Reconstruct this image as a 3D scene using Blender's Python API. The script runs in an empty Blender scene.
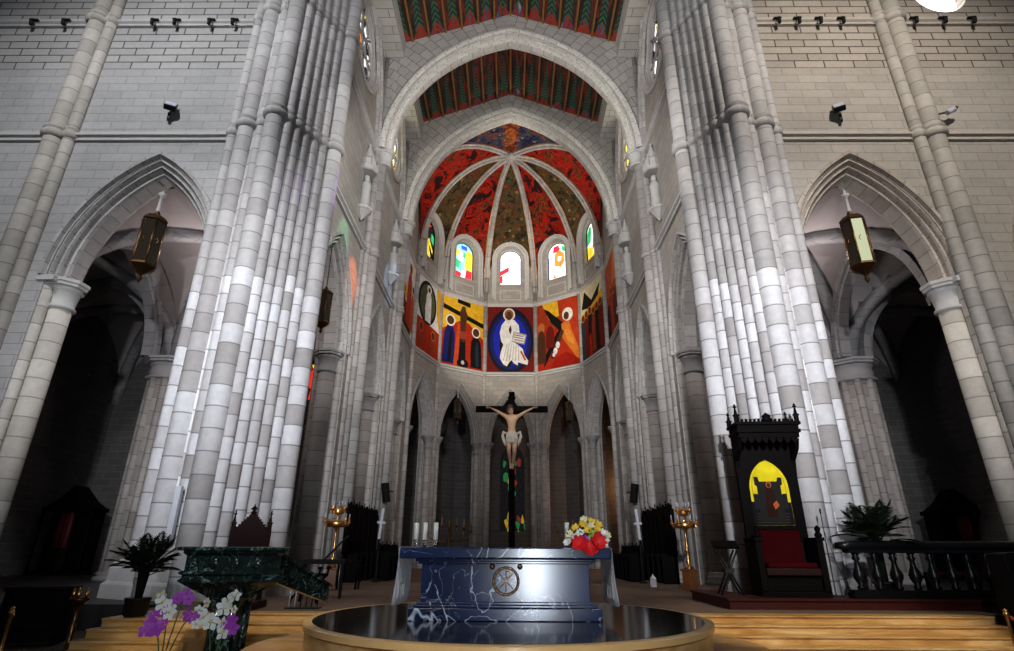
import bpy, math, random
from mathutils import Vector, Matrix
random.seed(7)
PI = math.pi
scn = bpy.context.scene
COL = scn.collection
R = math.radians

# ------------------------------------------------------------------ materials
def N(nt, typ, **kw):
    n = nt.nodes.new(typ)
    for k, v in kw.items():
        if k.startswith('i_'):
            n.inputs[int(k[2:])].default_value = v
        else:
            setattr(n, k, v)
    return n
def L(nt, a, b): nt.links.new(a, b)
def base(name, rough=.6, metal=0., spec=None):
    m = bpy.data.materials.new(name); m.use_nodes = True
    nt = m.node_tree; b = nt.nodes['Principled BSDF']
    b.inputs['Roughness'].default_value = rough; b.inputs['Metallic'].default_value = metal
    if spec is not None: b.inputs['Specular IOR Level'].default_value = spec
    return m, nt, b
def mth(nt, op, a, b=None, c=None):
    n = nt.nodes.new('ShaderNodeMath'); n.operation = op
    for i, v in enumerate((a, b, c)):
        if v is None: continue
        if isinstance(v, (int, float)): n.inputs[i].default_value = v
        else: L(nt, v, n.inputs[i])
    return n.outputs[0]
def mix(nt, fac, a, b, mode='MIX'):
    n = nt.nodes.new('ShaderNodeMix'); n.data_type = 'RGBA'; n.blend_type = mode
    for idx, v in ((0, fac), (6, a), (7, b)):
        if isinstance(v, (int, float)): n.inputs[idx].default_value = v
        elif isinstance(v, tuple): n.inputs[idx].default_value = (*v[:3], 1)
        else: L(nt, v, n.inputs[idx])
    return n.outputs[2]
def ramp(nt, fac, stops, const=False):
    n = nt.nodes.new('ShaderNodeValToRGB'); cr = n.color_ramp
    if const: cr.interpolation = 'CONSTANT'
    while len(cr.elements) < len(stops): cr.elements.new(.5)
    for e, (p, c) in zip(cr.elements, stops):
        e.position = p; e.color = (*c, 1)
    L(nt, fac, n.inputs[0]); return n.outputs[0]
def noise(nt, vec, scale, detail=4, rough=.55, dist=0.):
    n = N(nt, 'ShaderNodeTexNoise'); n.inputs['Scale'].default_value = scale
    n.inputs['Detail'].default_value = detail; n.inputs['Roughness'].default_value = rough
    n.inputs['Distortion'].default_value = dist
    if vec is not None: L(nt, vec, n.inputs['Vector'])
    return n
def bump(nt, b, h, s=.2, d=.02):
    n = N(nt, 'ShaderNodeBump'); n.inputs['Strength'].default_value = s; n.inputs['Distance'].default_value = d
    L(nt, h, n.inputs['Height']); L(nt, n.outputs[0], b.inputs['Normal'])
def plain(name, col, rough=.5, metal=0., var=.25, scale=9., spec=None):
    m, nt, b = base(name, rough, metal, spec)
    tc = N(nt, 'ShaderNodeTexCoord')
    nz = noise(nt, tc.outputs['Object'], scale)
    c = mix(nt, nz.outputs[0], tuple(x*(1-var) for x in col), tuple(min(1, x*(1+var)) for x in col))
    L(nt, c, b.inputs['Base Color']); return m
def glow(name, col, strength):
    m, nt, b = base(name, .4)
    b.inputs['Base Color'].default_value = (*col, 1)
    b.inputs['Emission Color'].default_value = (*col, 1); b.inputs['Emission Strength'].default_value = strength
    return m

def wall_stone(name, c1, c2, bw=1.15, bh=.37, joint=.018, jcol=(.16, .15, .145)):
    m, nt, b = base(name, .82)
    uv = N(nt, 'ShaderNodeUVMap').outputs[0]
    br = N(nt, 'ShaderNodeTexBrick'); br.offset = .5
    L(nt, uv, br.inputs['Vector'])
    br.inputs['Color1'].default_value = (*c1, 1); br.inputs['Color2'].default_value = (*c2, 1)
    br.inputs['Mortar'].default_value = (*jcol, 1)
    br.inputs['Scale'].default_value = 1; br.inputs['Mortar Size'].default_value = joint
    br.inputs['Mortar Smooth'].default_value = .3; br.inputs['Bias'].default_value = 0
    br.inputs['Brick Width'].default_value = bw; br.inputs['Row Height'].default_value = bh
    tc = N(nt, 'ShaderNodeTexCoord')
    n1 = noise(nt, tc.outputs['Object'], .35, 5, .6); n2 = noise(nt, tc.outputs['Object'], 6, 5, .6)
    c = mix(nt, .55, br.outputs['Color'], ramp(nt, n1.outputs[0], [(.3, (.62, .62, .62)), (.7, (1, 1, 1))]), 'MULTIPLY')
    c = mix(nt, .5, c, ramp(nt, n2.outputs[0], [(.3, (.72, .72, .72)), (.7, (1, 1, 1))]), 'MULTIPLY')
    L(nt, c, b.inputs['Base Color'])
    bump(nt, b, mth(nt, 'SUBTRACT', mth(nt, 'MULTIPLY', n2.outputs[0], .15), br.outputs['Fac']), .35, .03)
    return m
MT_JOINT = dict(jcol=(.10, .09, .085))
def drum_stone(name, h, lo, hi, low_bright=None, joint=.03, jd=.45):
    """blocks stacked along uv.y; uv.x is the number of the shaft"""
    m, nt, b = base(name, .72)
    uv = N(nt, 'ShaderNodeUVMap').outputs[0]
    sp = N(nt, 'ShaderNodeSeparateXYZ'); L(nt, uv, sp.inputs[0])
    sid = mth(nt, 'FLOOR', sp.outputs[0])
    w0 = N(nt, 'ShaderNodeTexWhiteNoise', noise_dimensions='1D'); L(nt, sid, w0.inputs['W'])
    t = mth(nt, 'ADD', mth(nt, 'DIVIDE', sp.outputs[1], h), w0.outputs['Value'])
    blk = mth(nt, 'FLOOR', t); fr = mth(nt, 'FRACT', t)
    cv = N(nt, 'ShaderNodeCombineXYZ'); L(nt, sid, cv.inputs[0]); L(nt, blk, cv.inputs[1])
    w1 = N(nt, 'ShaderNodeTexWhiteNoise', noise_dimensions='2D'); L(nt, cv.outputs[0], w1.inputs['Vector'])
    c = ramp(nt, w1.outputs['Value'], [(0, lo), (1, hi)])
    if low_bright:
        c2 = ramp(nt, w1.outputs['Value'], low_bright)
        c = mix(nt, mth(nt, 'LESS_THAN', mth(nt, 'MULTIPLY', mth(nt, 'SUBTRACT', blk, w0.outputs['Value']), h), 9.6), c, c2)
    e = mth(nt, 'MINIMUM', fr, mth(nt, 'SUBTRACT', 1., fr))
    j = mth(nt, 'LESS_THAN', e, joint)
    c = mix(nt, mth(nt, 'MULTIPLY', j, .75), c, (lo[0]*jd, lo[1]*jd, lo[2]*jd))
    tc = N(nt, 'ShaderNodeTexCoord'); n2 = noise(nt, tc.outputs['Object'], 4, 6, .65)
    c = mix(nt, .6, c, ramp(nt, n2.outputs[0], [(.3, (.68, .68, .68)), (.68, (1, 1, 1))]), 'MULTIPLY')
    L(nt, c, b.inputs['Base Color'])
    bump(nt, b, mth(nt, 'SUBTRACT', mth(nt, 'MULTIPLY', n2.outputs[0], .2), j), .3, .02)
    return m

MT = {}
MT['wall'] = wall_stone('limestone_ashlar', (.49, .48, .48), (.42, .415, .41), 1.15, .37, .011, (.24, .23, .225))
MT['wall_warm'] = wall_stone('limestone_ashlar_beige', (.52, .48, .43), (.45, .41, .37), 1.15, .37, .011, (.26, .22, .19))  # beige copy of the wall stone: warm light's tint put into the colour
MT['wall_up'] = wall_stone('limestone_ashlar_open_joints', (.51, .495, .485), (.42, .41, .405), 1.15, .37, .03, (.10, .09, .085))
MT['wall_warm_up'] = wall_stone('beige_ashlar_open_joints', (.54, .48, .42), (.43, .38, .335), 1.15, .37, .03, (.11, .08, .06))
MT['wall_fine'] = wall_stone('limestone_small_ashlar', (.43, .40, .365), (.35, .325, .30), .8, .42, .012, (.2, .185, .17))
MT['wall_shade'] = wall_stone('shade_darkened_ashlar', (.105, .10, .10), (.08, .078, .08), 1.0, .4)  # same limestone, darkened in colour to stand for the unlit aisles
MT['band'] = wall_stone('limestone_blocks', (.60, .58, .55), (.50, .485, .46), 1.5, .55, .02)
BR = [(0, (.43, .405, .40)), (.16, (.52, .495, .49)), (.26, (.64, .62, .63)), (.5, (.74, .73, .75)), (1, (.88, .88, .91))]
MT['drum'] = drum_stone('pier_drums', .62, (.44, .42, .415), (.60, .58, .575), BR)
MT['drum_warm'] = drum_stone('pier_drums_beige', .62, (.40, .37, .33), (.56, .52, .47), [(0, (.40, .37, .33)), (1, (.62, .58, .52))])
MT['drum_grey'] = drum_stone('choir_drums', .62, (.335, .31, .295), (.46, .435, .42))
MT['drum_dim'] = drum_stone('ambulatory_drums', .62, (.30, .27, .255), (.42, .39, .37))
MT['vous'] = drum_stone('voussoirs', .5, (.33, .315, .305), (.46, .44, .43))
MT['vous_warm'] = drum_stone('voussoirs_beige', .5, (.38, .32, .27), (.54, .47, .41))
MT['vous_dark'] = drum_stone('dark_voussoirs', .5, (.17, .165, .17), (.26, .25, .255))
MT['vous_light'] = drum_stone('light_voussoirs', .55, (.58, .56, .53), (.72, .70, .66))
MT['cap'] = plain('carved_limestone', (.46, .45, .44), .8, 0, .2, 3)
MT['cap_warm'] = plain('carved_beige_limestone', (.48, .435, .385), .8, 0, .2, 3)
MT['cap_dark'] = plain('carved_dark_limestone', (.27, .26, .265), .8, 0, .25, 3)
MT['web'] = plain('plastered_web', (.34, .30, .30), .9, 0, .12, .8)
MT['presb'] = wall_stone('brown_floor_slabs', (.23, .145, .10), (.17, .105, .07), .9, .9, .01, (.08, .06, .05))
MT['floor_shade'] = plain('shade_darkened_floor', (.022, .020, .019), .5, 0, .3, 2)  # aisle floor: shade of the unlit aisles put into the base colour
MT['darkwood'] = plain('dark_carved_wood', (.0022, .0014, .0013), .6, 0, .35, 12, .06)
MT['redwood'] = plain('reddish_dark_wood', (.013, .0036, .003), .55, 0, .35, 10, .12)
MT['wood'] = plain('varnished_wood', (.20, .07, .025), .4, 0, .3, 10)
MT['brass'] = plain('polished_brass', (.70, .36, .12), .28, 1, .15, 10)
MT['darkbrass'] = plain('tarnished_brass', (.16, .085, .04), .35, 1, .2, 10)
MT['iron'] = plain('black_iron', (.006, .006, .007), .45, 0, .2, 10, .3)
MT['black'] = plain('matt_black', (.004, .004, .005), .6, 0, .2, 10, .2)
MT['whitewax'] = plain('white_wax', (.82, .81, .77), .5, 0, .03, 5)
MT['whitecloth'] = plain('white_linen', (.84, .85, .90), .85, 0, .05, 8)
MT['speaker'] = plain('pale_grey_metal', (.50, .52, .58), .45, 0, .08, 5)
MT['redvelvet'] = plain('crimson_velvet', (.032, .001, .002), .9, 0, .2, 6, .05)
MT['redrope'] = plain('dark_red_rope', (.12, .006, .012), .8, 0, .2, 30)
MT['dais'] = plain('red_brown_wood', (.045, .008, .006), .45, 0, .3, 6, .2)
MT['skin'] = plain('polychrome_skin', (.66, .40, .25), .4, 0, .2, 4)
MT['hair'] = plain('dark_carved_hair', (.05, .03, .02), .6)
MT['lincloth'] = plain('painted_loincloth', (.62, .56, .50), .7, 0, .15, 8)
MT['leaf'] = plain('dark_palm_green', (.005, .009, .004), .6, 0, .4, 6, .1)
MT['stemg'] = plain('stem_green', (.05, .10, .03), .6, 0, .3, 9)
MT['pot'] = plain('dark_pot', (.008, .007, .007), .5, 0, .2, 8, .2)
MT['fpurple'] = plain('purple_petals', (.45, .06, .52), .6, 0, .25, 20)
MT['fwhite'] = plain('white_petals', (.88, .88, .82), .6, 0, .06, 20)
MT['fcream'] = plain('cream_petals', (.80, .78, .50), .6, 0, .1, 20)
MT['fred'] = plain('red_petals', (.72, .015, .02), .5, 0, .25, 20)
MT['fyel'] = plain('yellow_petals', (.85, .58, .05), .55, 0, .15, 20)
MT['fgreen'] = plain('lime_petals', (.40, .62, .12), .55, 0, .15, 20)
MT['glassclear'] = None
m, nt, b = base('clear_glass', .05); b.inputs['Transmission Weight'].default_value = 1; b.inputs['Base Color'].default_value = (.95, .97, 1, 1); MT['glassclear'] = m
m, nt, b = base('smoked_glass', .12); b.inputs['Base Color'].default_value = (.02, .016, .010, 1); MT['smoked'] = m
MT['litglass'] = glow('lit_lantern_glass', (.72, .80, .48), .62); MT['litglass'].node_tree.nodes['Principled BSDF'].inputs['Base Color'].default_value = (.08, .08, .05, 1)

def marble(name, c1, c2, vein, rough, scale, thin=.02, amount=1.):
    m, nt, b = base(name, rough)
    tc = N(nt, 'ShaderNodeTexCoord'); v = tc.outputs['Object']
    n1 = noise(nt, v, scale*.8, 6, .6, .6)
    c = ramp(nt, n1.outputs[0], [(.3, c1), (.7, c2)])
    for k, (s, th, a) in enumerate(((scale*.55, thin, 1.), (scale*1.3, thin*.8, .6))):
        mp = N(nt, 'ShaderNodeMapping'); mp.inputs['Location'].default_value = (3.1*k+.7, 1.7*k, 5*k); L(nt, v, mp.inputs[0])
        n2 = noise(nt, mp.outputs[0], s, 3, .5, 1.1)
        d = mth(nt, 'ABSOLUTE', mth(nt, 'SUBTRACT', n2.outputs[0], .5))
        f = mth(nt, 'MULTIPLY', mth(nt, 'SUBTRACT', 1., mth(nt, 'MINIMUM', mth(nt, 'DIVIDE', d, th), 1.)), a*amount)
        n3 = noise(nt, mp.outputs[0], s*.7, 2)
        f = mth(nt, 'MULTIPLY', f, mth(nt, 'GREATER_THAN', n3.outputs[0], .47))
        c = mix(nt, f, c, vein)
    L(nt, c, b.inputs['Base Color']); return m
MT['altar'] = marble('blue_black_marble', (.004, .009, .034), (.012, .028, .105), (.55, .62, .75), .16, 1.5, .0058)
MT['ambo'] = marble('dark_green_marble', (.002, .006, .006), (.006, .016, .015), (.16, .27, .27), .2, 5.0, .018, .7)
MT['platform'] = marble('black_polished_marble', (.006, .006, .006), (.022, .017, .013), (.05, .042, .034), .10, .9, .02)
MT['rail'] = plain('black_marble', (.003, .0035, .0045), .3, 0, .2, 8, .25)
m = MT['whitecloth']; nt = m.node_tree; tr_ = N(nt, 'ShaderNodeBsdfTranslucent'); tr_.inputs[0].default_value = (.8, .81, .86, 1); mx_ = N(nt, 'ShaderNodeMixShader'); mx_.inputs[0].default_value = .5
L(nt, nt.nodes['Principled BSDF'].outputs[0], mx_.inputs[1]); L(nt, tr_.outputs[0], mx_.inputs[2]); L(nt, mx_.outputs[0], nt.nodes['Material Output'].inputs[0])
def gold_marble():
    m, nt, b = base('golden_marble', .32)
    tc = N(nt, 'ShaderNodeTexCoord'); mp = N(nt, 'ShaderNodeMapping'); L(nt, tc.outputs['Object'], mp.inputs[0])
    mp.inputs['Scale'].default_value = (.35, 1.2, 2.2)
    n1 = noise(nt, mp.outputs[0], 2.2, 7, .65, .8)
    c = ramp(nt, n1.outputs[0], [(.25, (.30, .12, .025)), (.5, (.60, .34, .11)), (.75, (.84, .62, .32))])
    L(nt, c, b.inputs['Base Color']); return m
MT['gold'] = gold_marble()
MT['goldedge'] = plain('pale_marble_edge', (.74, .47, .19), .3, 0, .2, 3)
MT['floor'] = marble('nave_floor_marble', (.05, .036, .027), (.08, .06, .045), (.12, .10, .08), .3, .6, .02)

def glass_mat(name, palette, strength, scale=(3.2, 1.6), lead=.05, seed=0.):
    m, nt, b = base(name, .6, 0, .08)
    uv = N(nt, 'ShaderNodeUVMap').outputs[0]
    mp = N(nt, 'ShaderNodeMapping'); L(nt, uv, mp.inputs[0]); mp.inputs['Location'].default_value = (seed, seed*.7, 0)
    mp.inputs['Scale'].default_value = (scale[0], scale[1], 1)
    v1 = N(nt, 'ShaderNodeTexVoronoi', voronoi_dimensions='2D'); L(nt, mp.outputs[0], v1.inputs['Vector']); v1.inputs['Scale'].default_value = 1
    v2 = N(nt, 'ShaderNodeTexVoronoi', voronoi_dimensions='2D', feature='DISTANCE_TO_EDGE'); L(nt, mp.outputs[0], v2.inputs['Vector']); v2.inputs['Scale'].default_value = 1
    sp = N(nt, 'ShaderNodeSeparateColor'); L(nt, v1.outputs['Color'], sp.inputs[0])
    n = len(palette)
    c = ramp(nt, sp.outputs[0], [(i/n, p) for i, p in enumerate(palette)], True)
    c = mix(nt, mth(nt, 'LESS_THAN', v2.outputs['Distance'], lead), c, (.004, .004, .004))
    L(nt, c, b.inputs['Base Color']); L(nt, c, b.inputs['Emission Color']); b.inputs['Emission Strength'].default_value = strength
    return m
W, Y_, RD, BL, GR, CY, OR, MG, DK = (1, 1, 1), (1, .75, .03), (.85, .03, .02), (.03, .06, .7), (.02, .45, .12), (.25, .8, 1), (1, .32, .02), (.7, .05, .6), (.01, .01, .012)

def paint_swirl(name, stops, scale=1.1, dist=2.5, lines=None, dots=False, axis=False):
    m, nt, b = base(name, .7, 0, .08)
    tc = N(nt, 'ShaderNodeTexCoord'); v = tc.outputs['Object']
    n1 = noise(nt, v, scale, 6, .62, dist)
    c = ramp(nt, n1.outputs[0], stops)
    n2 = noise(nt, v, scale*1.7, 4, .6, 3)
    d = mth(nt, 'ABSOLUTE', mth(nt, 'SUBTRACT', n2.outputs[0], .5))
    if lines: c = mix(nt, mth(nt, 'LESS_THAN', d, .014), c, lines)
    if dots:
        vo = N(nt, 'ShaderNodeTexVoronoi'); L(nt, v, vo.inputs['Vector']); vo.inputs['Scale'].default_value = 1.5
        sc_ = N(nt, 'ShaderNodeSeparateColor'); L(nt, vo.outputs['Color'], sc_.inputs[0])
        c = mix(nt, mth(nt, 'LESS_THAN', vo.outputs['Distance'], .21), c, ramp(nt, sc_.outputs[0], [(0, (.26, .05, .015)), (.4, (.22, .13, .035)), (.7, (.02, .09, .06)), (.85, (.20, .16, .10))], True))
    if axis:
        sx_ = N(nt, 'ShaderNodeSeparateXYZ'); L(nt, v, sx_.inputs[0])
        w_ = mth(nt, 'ADD', mth(nt, 'ABSOLUTE', sx_.outputs[0]), mth(nt, 'MULTIPLY', mth(nt, 'SUBTRACT', n2.outputs[0], .5), 1.6))
        c = mix(nt, mth(nt, 'LESS_THAN', w_, .55), c, ramp(nt, n1.outputs[0], [(.42, (.10, .02, .01)), (.5, (.42, .11, .02)), (.56, (.08, .03, .02)), (.62, (.40, .20, .06))]))
    L(nt, c, b.inputs['Base Color']); return m
MT['vred'] = paint_swirl('vault_red_fresco', [(.30, (.010, .005, .005)), (.43, (.022, .006, .005)), (.465, (.26, .009, .004)), (.51, (.40, .016, .005)), (.535, (.30, .010, .004)), (.56, (.030, .008, .007)), (.60, (.30, .06, .010)), (.64, (.03, .010, .008)), (.75, (.2, .03, .01))], .75, .9, (.015, .008, .008))
MT['vdark'] = paint_swirl('vault_dark_fresco', [(.3, (.006, .007, .006)), (.44, (.010, .014, .011)), (.475, (.09, .045, .013)), (.50, (.012, .032, .024)), (.53, (.14, .085, .025)), (.555, (.008, .012, .011)), (.60, (.16, .035, .012)), (.64, (.02, .03, .025)), (.8, (.01, .01, .01))], 1.15, .7, (.12, .07, .022), dots=True)
MT['vblue'] = paint_swirl('vault_blue_fresco', [(.3, (.005, .006, .015)), (.46, (.006, .010, .05)), (.50, (.008, .016, .085)), (.525, (.02, .08, .07)), (.545, (.006, .012, .06)), (.59, (.22, .06, .012)), (.62, (.008, .012, .05)), (.8, (.2, .05, .02))], .7, .6, (.16, .08, .03), dots=True, axis=True)
def ceiling_mat():
    m, nt, b = base('painted_ceiling', .55)
    uv = N(nt, 'ShaderNodeUVMap').outputs[0]
    sp = N(nt, 'ShaderNodeSeparateXYZ'); L(nt, uv, sp.inputs[0])
    P = 1.0
    fx = mth(nt, 'ABSOLUTE', mth(nt, 'SUBTRACT', mth(nt, 'FRACT', mth(nt, 'DIVIDE', sp.outputs[0], P)), .5))
    fy = sp.outputs[1]
    n1 = noise(nt, uv, 1.4, 6, .7, 2)
    bg = ramp(nt, n1.outputs[0], [(.36, (.008, .007, .008)), (.52, (.022, .016, .013)), (.58, (.20, .012, .008)), (.64, (.05, .02, .014)), (.7, (.010, .014, .05)), (.78, (.16, .06, .02))])
    # red field in the middle of the bay's far part
    cone = mth(nt, 'LESS_THAN', fx, mth(nt, 'MULTIPLY', mth(nt, 'SUBTRACT', .60, fy), .50))
    st = mth(nt, 'GREATER_THAN', mth(nt, 'FRACT', mth(nt, 'ADD', mth(nt, 'MULTIPLY', fy, 22.), mth(nt, 'MULTIPLY', fx, 4.5))), .5)
    green = mix(nt, st, (.006, .020, .013), (.035, .105, .062))
    c = mix(nt, cone, bg, green)
    nz = noise(nt, uv, 3., 3)
    red = mth(nt, 'MULTIPLY', mth(nt, 'LESS_THAN', fy, mth(nt, 'SUBTRACT', .12, mth(nt, 'MULTIPLY', fx, .26))), mth(nt, 'GREATER_THAN', nz.outputs[0], .40))
    c = mix(nt, red, c, ramp(nt, nz.outputs[0], [(.42, (.34, .012, .010)), (.55, (.25, .04, .014)), (.60, (.03, .06, .2)), (.70, (.4, .36, .32))]))
    L(nt, c, b.inputs['Base Color']); return m
MT['ceil'] = ceiling_mat()
MT['beam'] = plain('gilded_beam', (.22, .105, .022), .45, 0, .4, 3)
_paint = {}
def paint(col, rough=.6):
    k = tuple(round(c, 3) for c in col)
    if k not in _paint:
        _paint[k] = plain('mural_paint', tuple(c**1.12 for c in col), .7, 0, .45, 2.6, .1)
    return _paint[k]

# ------------------------------------------------------------------ mesh builder
class MB:
    def __init__(s): s.v = []; s.f = []; s.uv = []; s.m = []; s.sm = []
    def face(s, pts, uvs=None, mat=0, smooth=False):
        i = len(s.v); s.v += [tuple(p) for p in pts]; s.f.append(tuple(range(i, i+len(pts))))
        if uvs is None:
            a = Vector(pts[0]); n = Vector((0, 0, 0))
            for k in range(1, len(pts)-1): n += (Vector(pts[k])-a).cross(Vector(pts[k+1])-a)
            ax = max(range(3), key=lambda q: abs(n[q]))
            uvs = [((p[1], p[2]) if ax == 0 else (p[0], p[2]) if ax == 1 else (p[0], p[1])) for p in pts]
        s.uv += uvs; s.m.append(mat); s.sm.append(smooth)
    def grid(s, rows, uvs=None, mat=0, smooth=True, closed=False):
        for i in range(len(rows)-1):
            n = len(rows[i])
            for j in range(n if closed else n-1):
                k = (j+1) % n
                u = None
                if uvs: u = [uvs[i][j], uvs[i][j+1] if closed else uvs[i][k], uvs[i+1][j+1] if closed else uvs[i+1][k], uvs[i+1][j]]
                s.face([rows[i][j], rows[i][k], rows[i+1][k], rows[i+1][j]], u, mat, smooth)
    def box(s, x0, x1, y0, y1, z0, z1, mat=0, M=None):
        P = [Vector(p) for p in ((x0, y0, z0), (x1, y0, z0), (x1, y1, z0), (x0, y1, z0), (x0, y0, z1), (x1, y0, z1), (x1, y1, z1), (x0, y1, z1))]
        Q = [M @ p for p in P] if M else P
        for f in ((0, 3, 2, 1), (4, 5, 6, 7), (0, 1, 5, 4), (1, 2, 6, 5), (2, 3, 7, 6), (3, 0, 4, 7)):
            uv = [(P[i].y, P[i].z) if f in ((1, 2, 6, 5), (3, 0, 4, 7)) else (P[i].x, P[i].z) if f in ((0, 1, 5, 4), (2, 3, 7, 6)) else (P[i].x, P[i].y) for i in f]
            s.face([Q[i] for i in f], uv, mat)
    def lathe(s, prof, c=(0, 0, 0), n=16, mat=0, smooth=True, sid=None, a0=0., M=None, sx=1., sy=1., caps=True):
        rows = []; uvs = []
        for r, z in prof:
            row = []
            for k in range(n):
                a = a0+2*PI*k/n
                p = Vector((c[0]+r*sx*math.cos(a), c[1]+r*sy*math.sin(a), c[2]+z))
                row.append(M @ p if M else p)
            rows.append(row)
            uvs.append([((sid+.5) if sid is not None else k/n*4, c[2]+z) for k in range(n+1)])
        s.grid(rows, uvs, mat, smooth, True)
        for row, z, rev in ((rows[0], prof[0], True), (rows[-1], prof[-1], False)):
            if caps and z[0] > 1e-4: s.face(row[::-1] if rev else row, [(((sid or 0)+.5), p[2]) for p in row], mat)
    def tube(s, path, rad, n=8, mat=0, smooth=True, caps=True):
        path = [Vector(p) for p in path]; rows = []
        if not isinstance(rad, (list, tuple)): rad = [rad]*len(path)
        ref = None
        for i, p in enumerate(path):
            t = (path[min(i+1, len(path)-1)]-path[max(i-1, 0)]).normalized()
            if ref is None: ref = Vector((0, 0, 1)) if abs(t.z) < .9 else Vector((1, 0, 0))
            a = t.cross(ref).normalized(); bb = a.cross(t).normalized(); ref = bb
            rows.append([p+(a*math.cos(2*PI*k/n)+bb*math.sin(2*PI*k/n))*rad[i] for k in range(n)])
        s.grid(rows, None, mat, smooth, True)
        if caps: s.face(rows[0][::-1], None, mat); s.face(rows[-1], None, mat)
    def prism(s, poly, y0, y1, M=None, mat=0):
        """poly of (x,z), extruded along y"""
        f = [Vector((x, y0, z)) for x, z in poly]; bk = [Vector((x, y1, z)) for x, z in poly]
        if M: f = [M @ p for p in f]; bk = [M @ p for p in bk]
        s.face(f, list(poly), mat); s.face(bk[::-1], list(poly)[::-1], mat)
        n = len(poly)
        for i in range(n):
            j = (i+1) % n; s.face([f[j], f[i], bk[i], bk[j]], None, mat)
    def ball(s, c, r, n=10, mat=0, sz=1., sx=1., sy=1.):
        prof = [(r*math.sin(PI*k/n) if 0 < k < n else 1e-5, -r*sz*math.cos(PI*k/n)) for k in range(n+1)]
        s.lathe(prof, c, n+2, mat, True, None, 0, None, sx, sy)
    def build(s, name, mats, parent=None, loc=None, merge=True):
        me = bpy.data.meshes.new(name); me.from_pydata(s.v, [], s.f)
        lay = me.uv_layers.new(name='UVMap')
        flat = [c for u in s.uv for c in (u[0], u[1])]
        lay.data.foreach_set('uv', flat)
        if not isinstance(mats, (list, tuple)): mats = [mats]
        for m in mats: me.materials.append(m)
        me.polygons.foreach_set('material_index', s.m)
        me.polygons.foreach_set('use_smooth', s.sm)
        if merge:
            import bmesh
            bm = bmesh.new(); bm.from_mesh(me); bmesh.ops.remove_doubles(bm, verts=bm.verts, dist=1e-4); bm.to_mesh(me); bm.free()
        me.update()
        o = bpy.data.objects.new(name, me); COL.objects.link(o)
        if parent: o.parent = parent
        if loc: o.location = loc
        return o
def tag(o, label, cat, group=None):
    o['label'] = label; o['category'] = cat
    if group: o['group'] = group
    return o
def thing(name, label, cat, loc=(0, 0, 0), rz=0., group=None):
    o = bpy.data.objects.new(name, None); COL.objects.link(o); o.location = loc; o.rotation_euler = (0, 0, rz)
    o.empty_display_size = .2
    return tag(o, label, cat, group)
def struct(o, label=None):
    o['kind'] = 'structure'
    if label: o['label'] = label
    return o
def copy_tree(o, loc=None, rz=None, label=None, mirror=False, parent=None):
    c = o.copy(); COL.objects.link(c)
    if parent: c.parent = parent
    if loc is not None: c.location = loc
    if rz is not None: c.rotation_euler = (0, 0, rz)
    if label: c['label'] = label
    for ch in list(o.children): copy_tree(ch, parent=c)
    return c

# ------------------------------------------------------------------ architecture helpers
def pointed(a, h):
    Rr = (a*a+h*h)/(2*a); return Rr, Rr-a
def arch_fn(uc, a, zs, h):
    Rr, c = pointed(a, h)
    return lambda u: zs+math.sqrt(max(0, Rr*Rr-(c+abs(u-uc))**2))
def arch_pts(a, h, r=0., n=14):
    Rr, c = pointed(a, h); Rp = Rr+r; tm = math.acos(max(-1, min(1, c/Rp)))
    left = [(c-Rp*math.cos(t*tm/n), Rp*math.sin(t*tm/n)) for t in range(n+1)]
    return left+[(-x, z) for x, z in left[-2::-1]]
class Frame:
    """wall coordinates: u along P0->P1, depth d behind the face, z up"""
    def __init__(s, P0, P1, flip=False):
        s.o = Vector((P0[0], P0[1], 0)); d = Vector((P1[0]-P0[0], P1[1]-P0[1], 0)); s.L = d.length; s.d = d.normalized()
        s.n = Vector((s.d.y, -s.d.x, 0))       # facing out of the wall
        if flip: s.n = -s.n
    def p(s, u, d, z): 
        q = s.o+s.d*u-s.n*d; return Vector((q.x, q.y, z))
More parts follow.
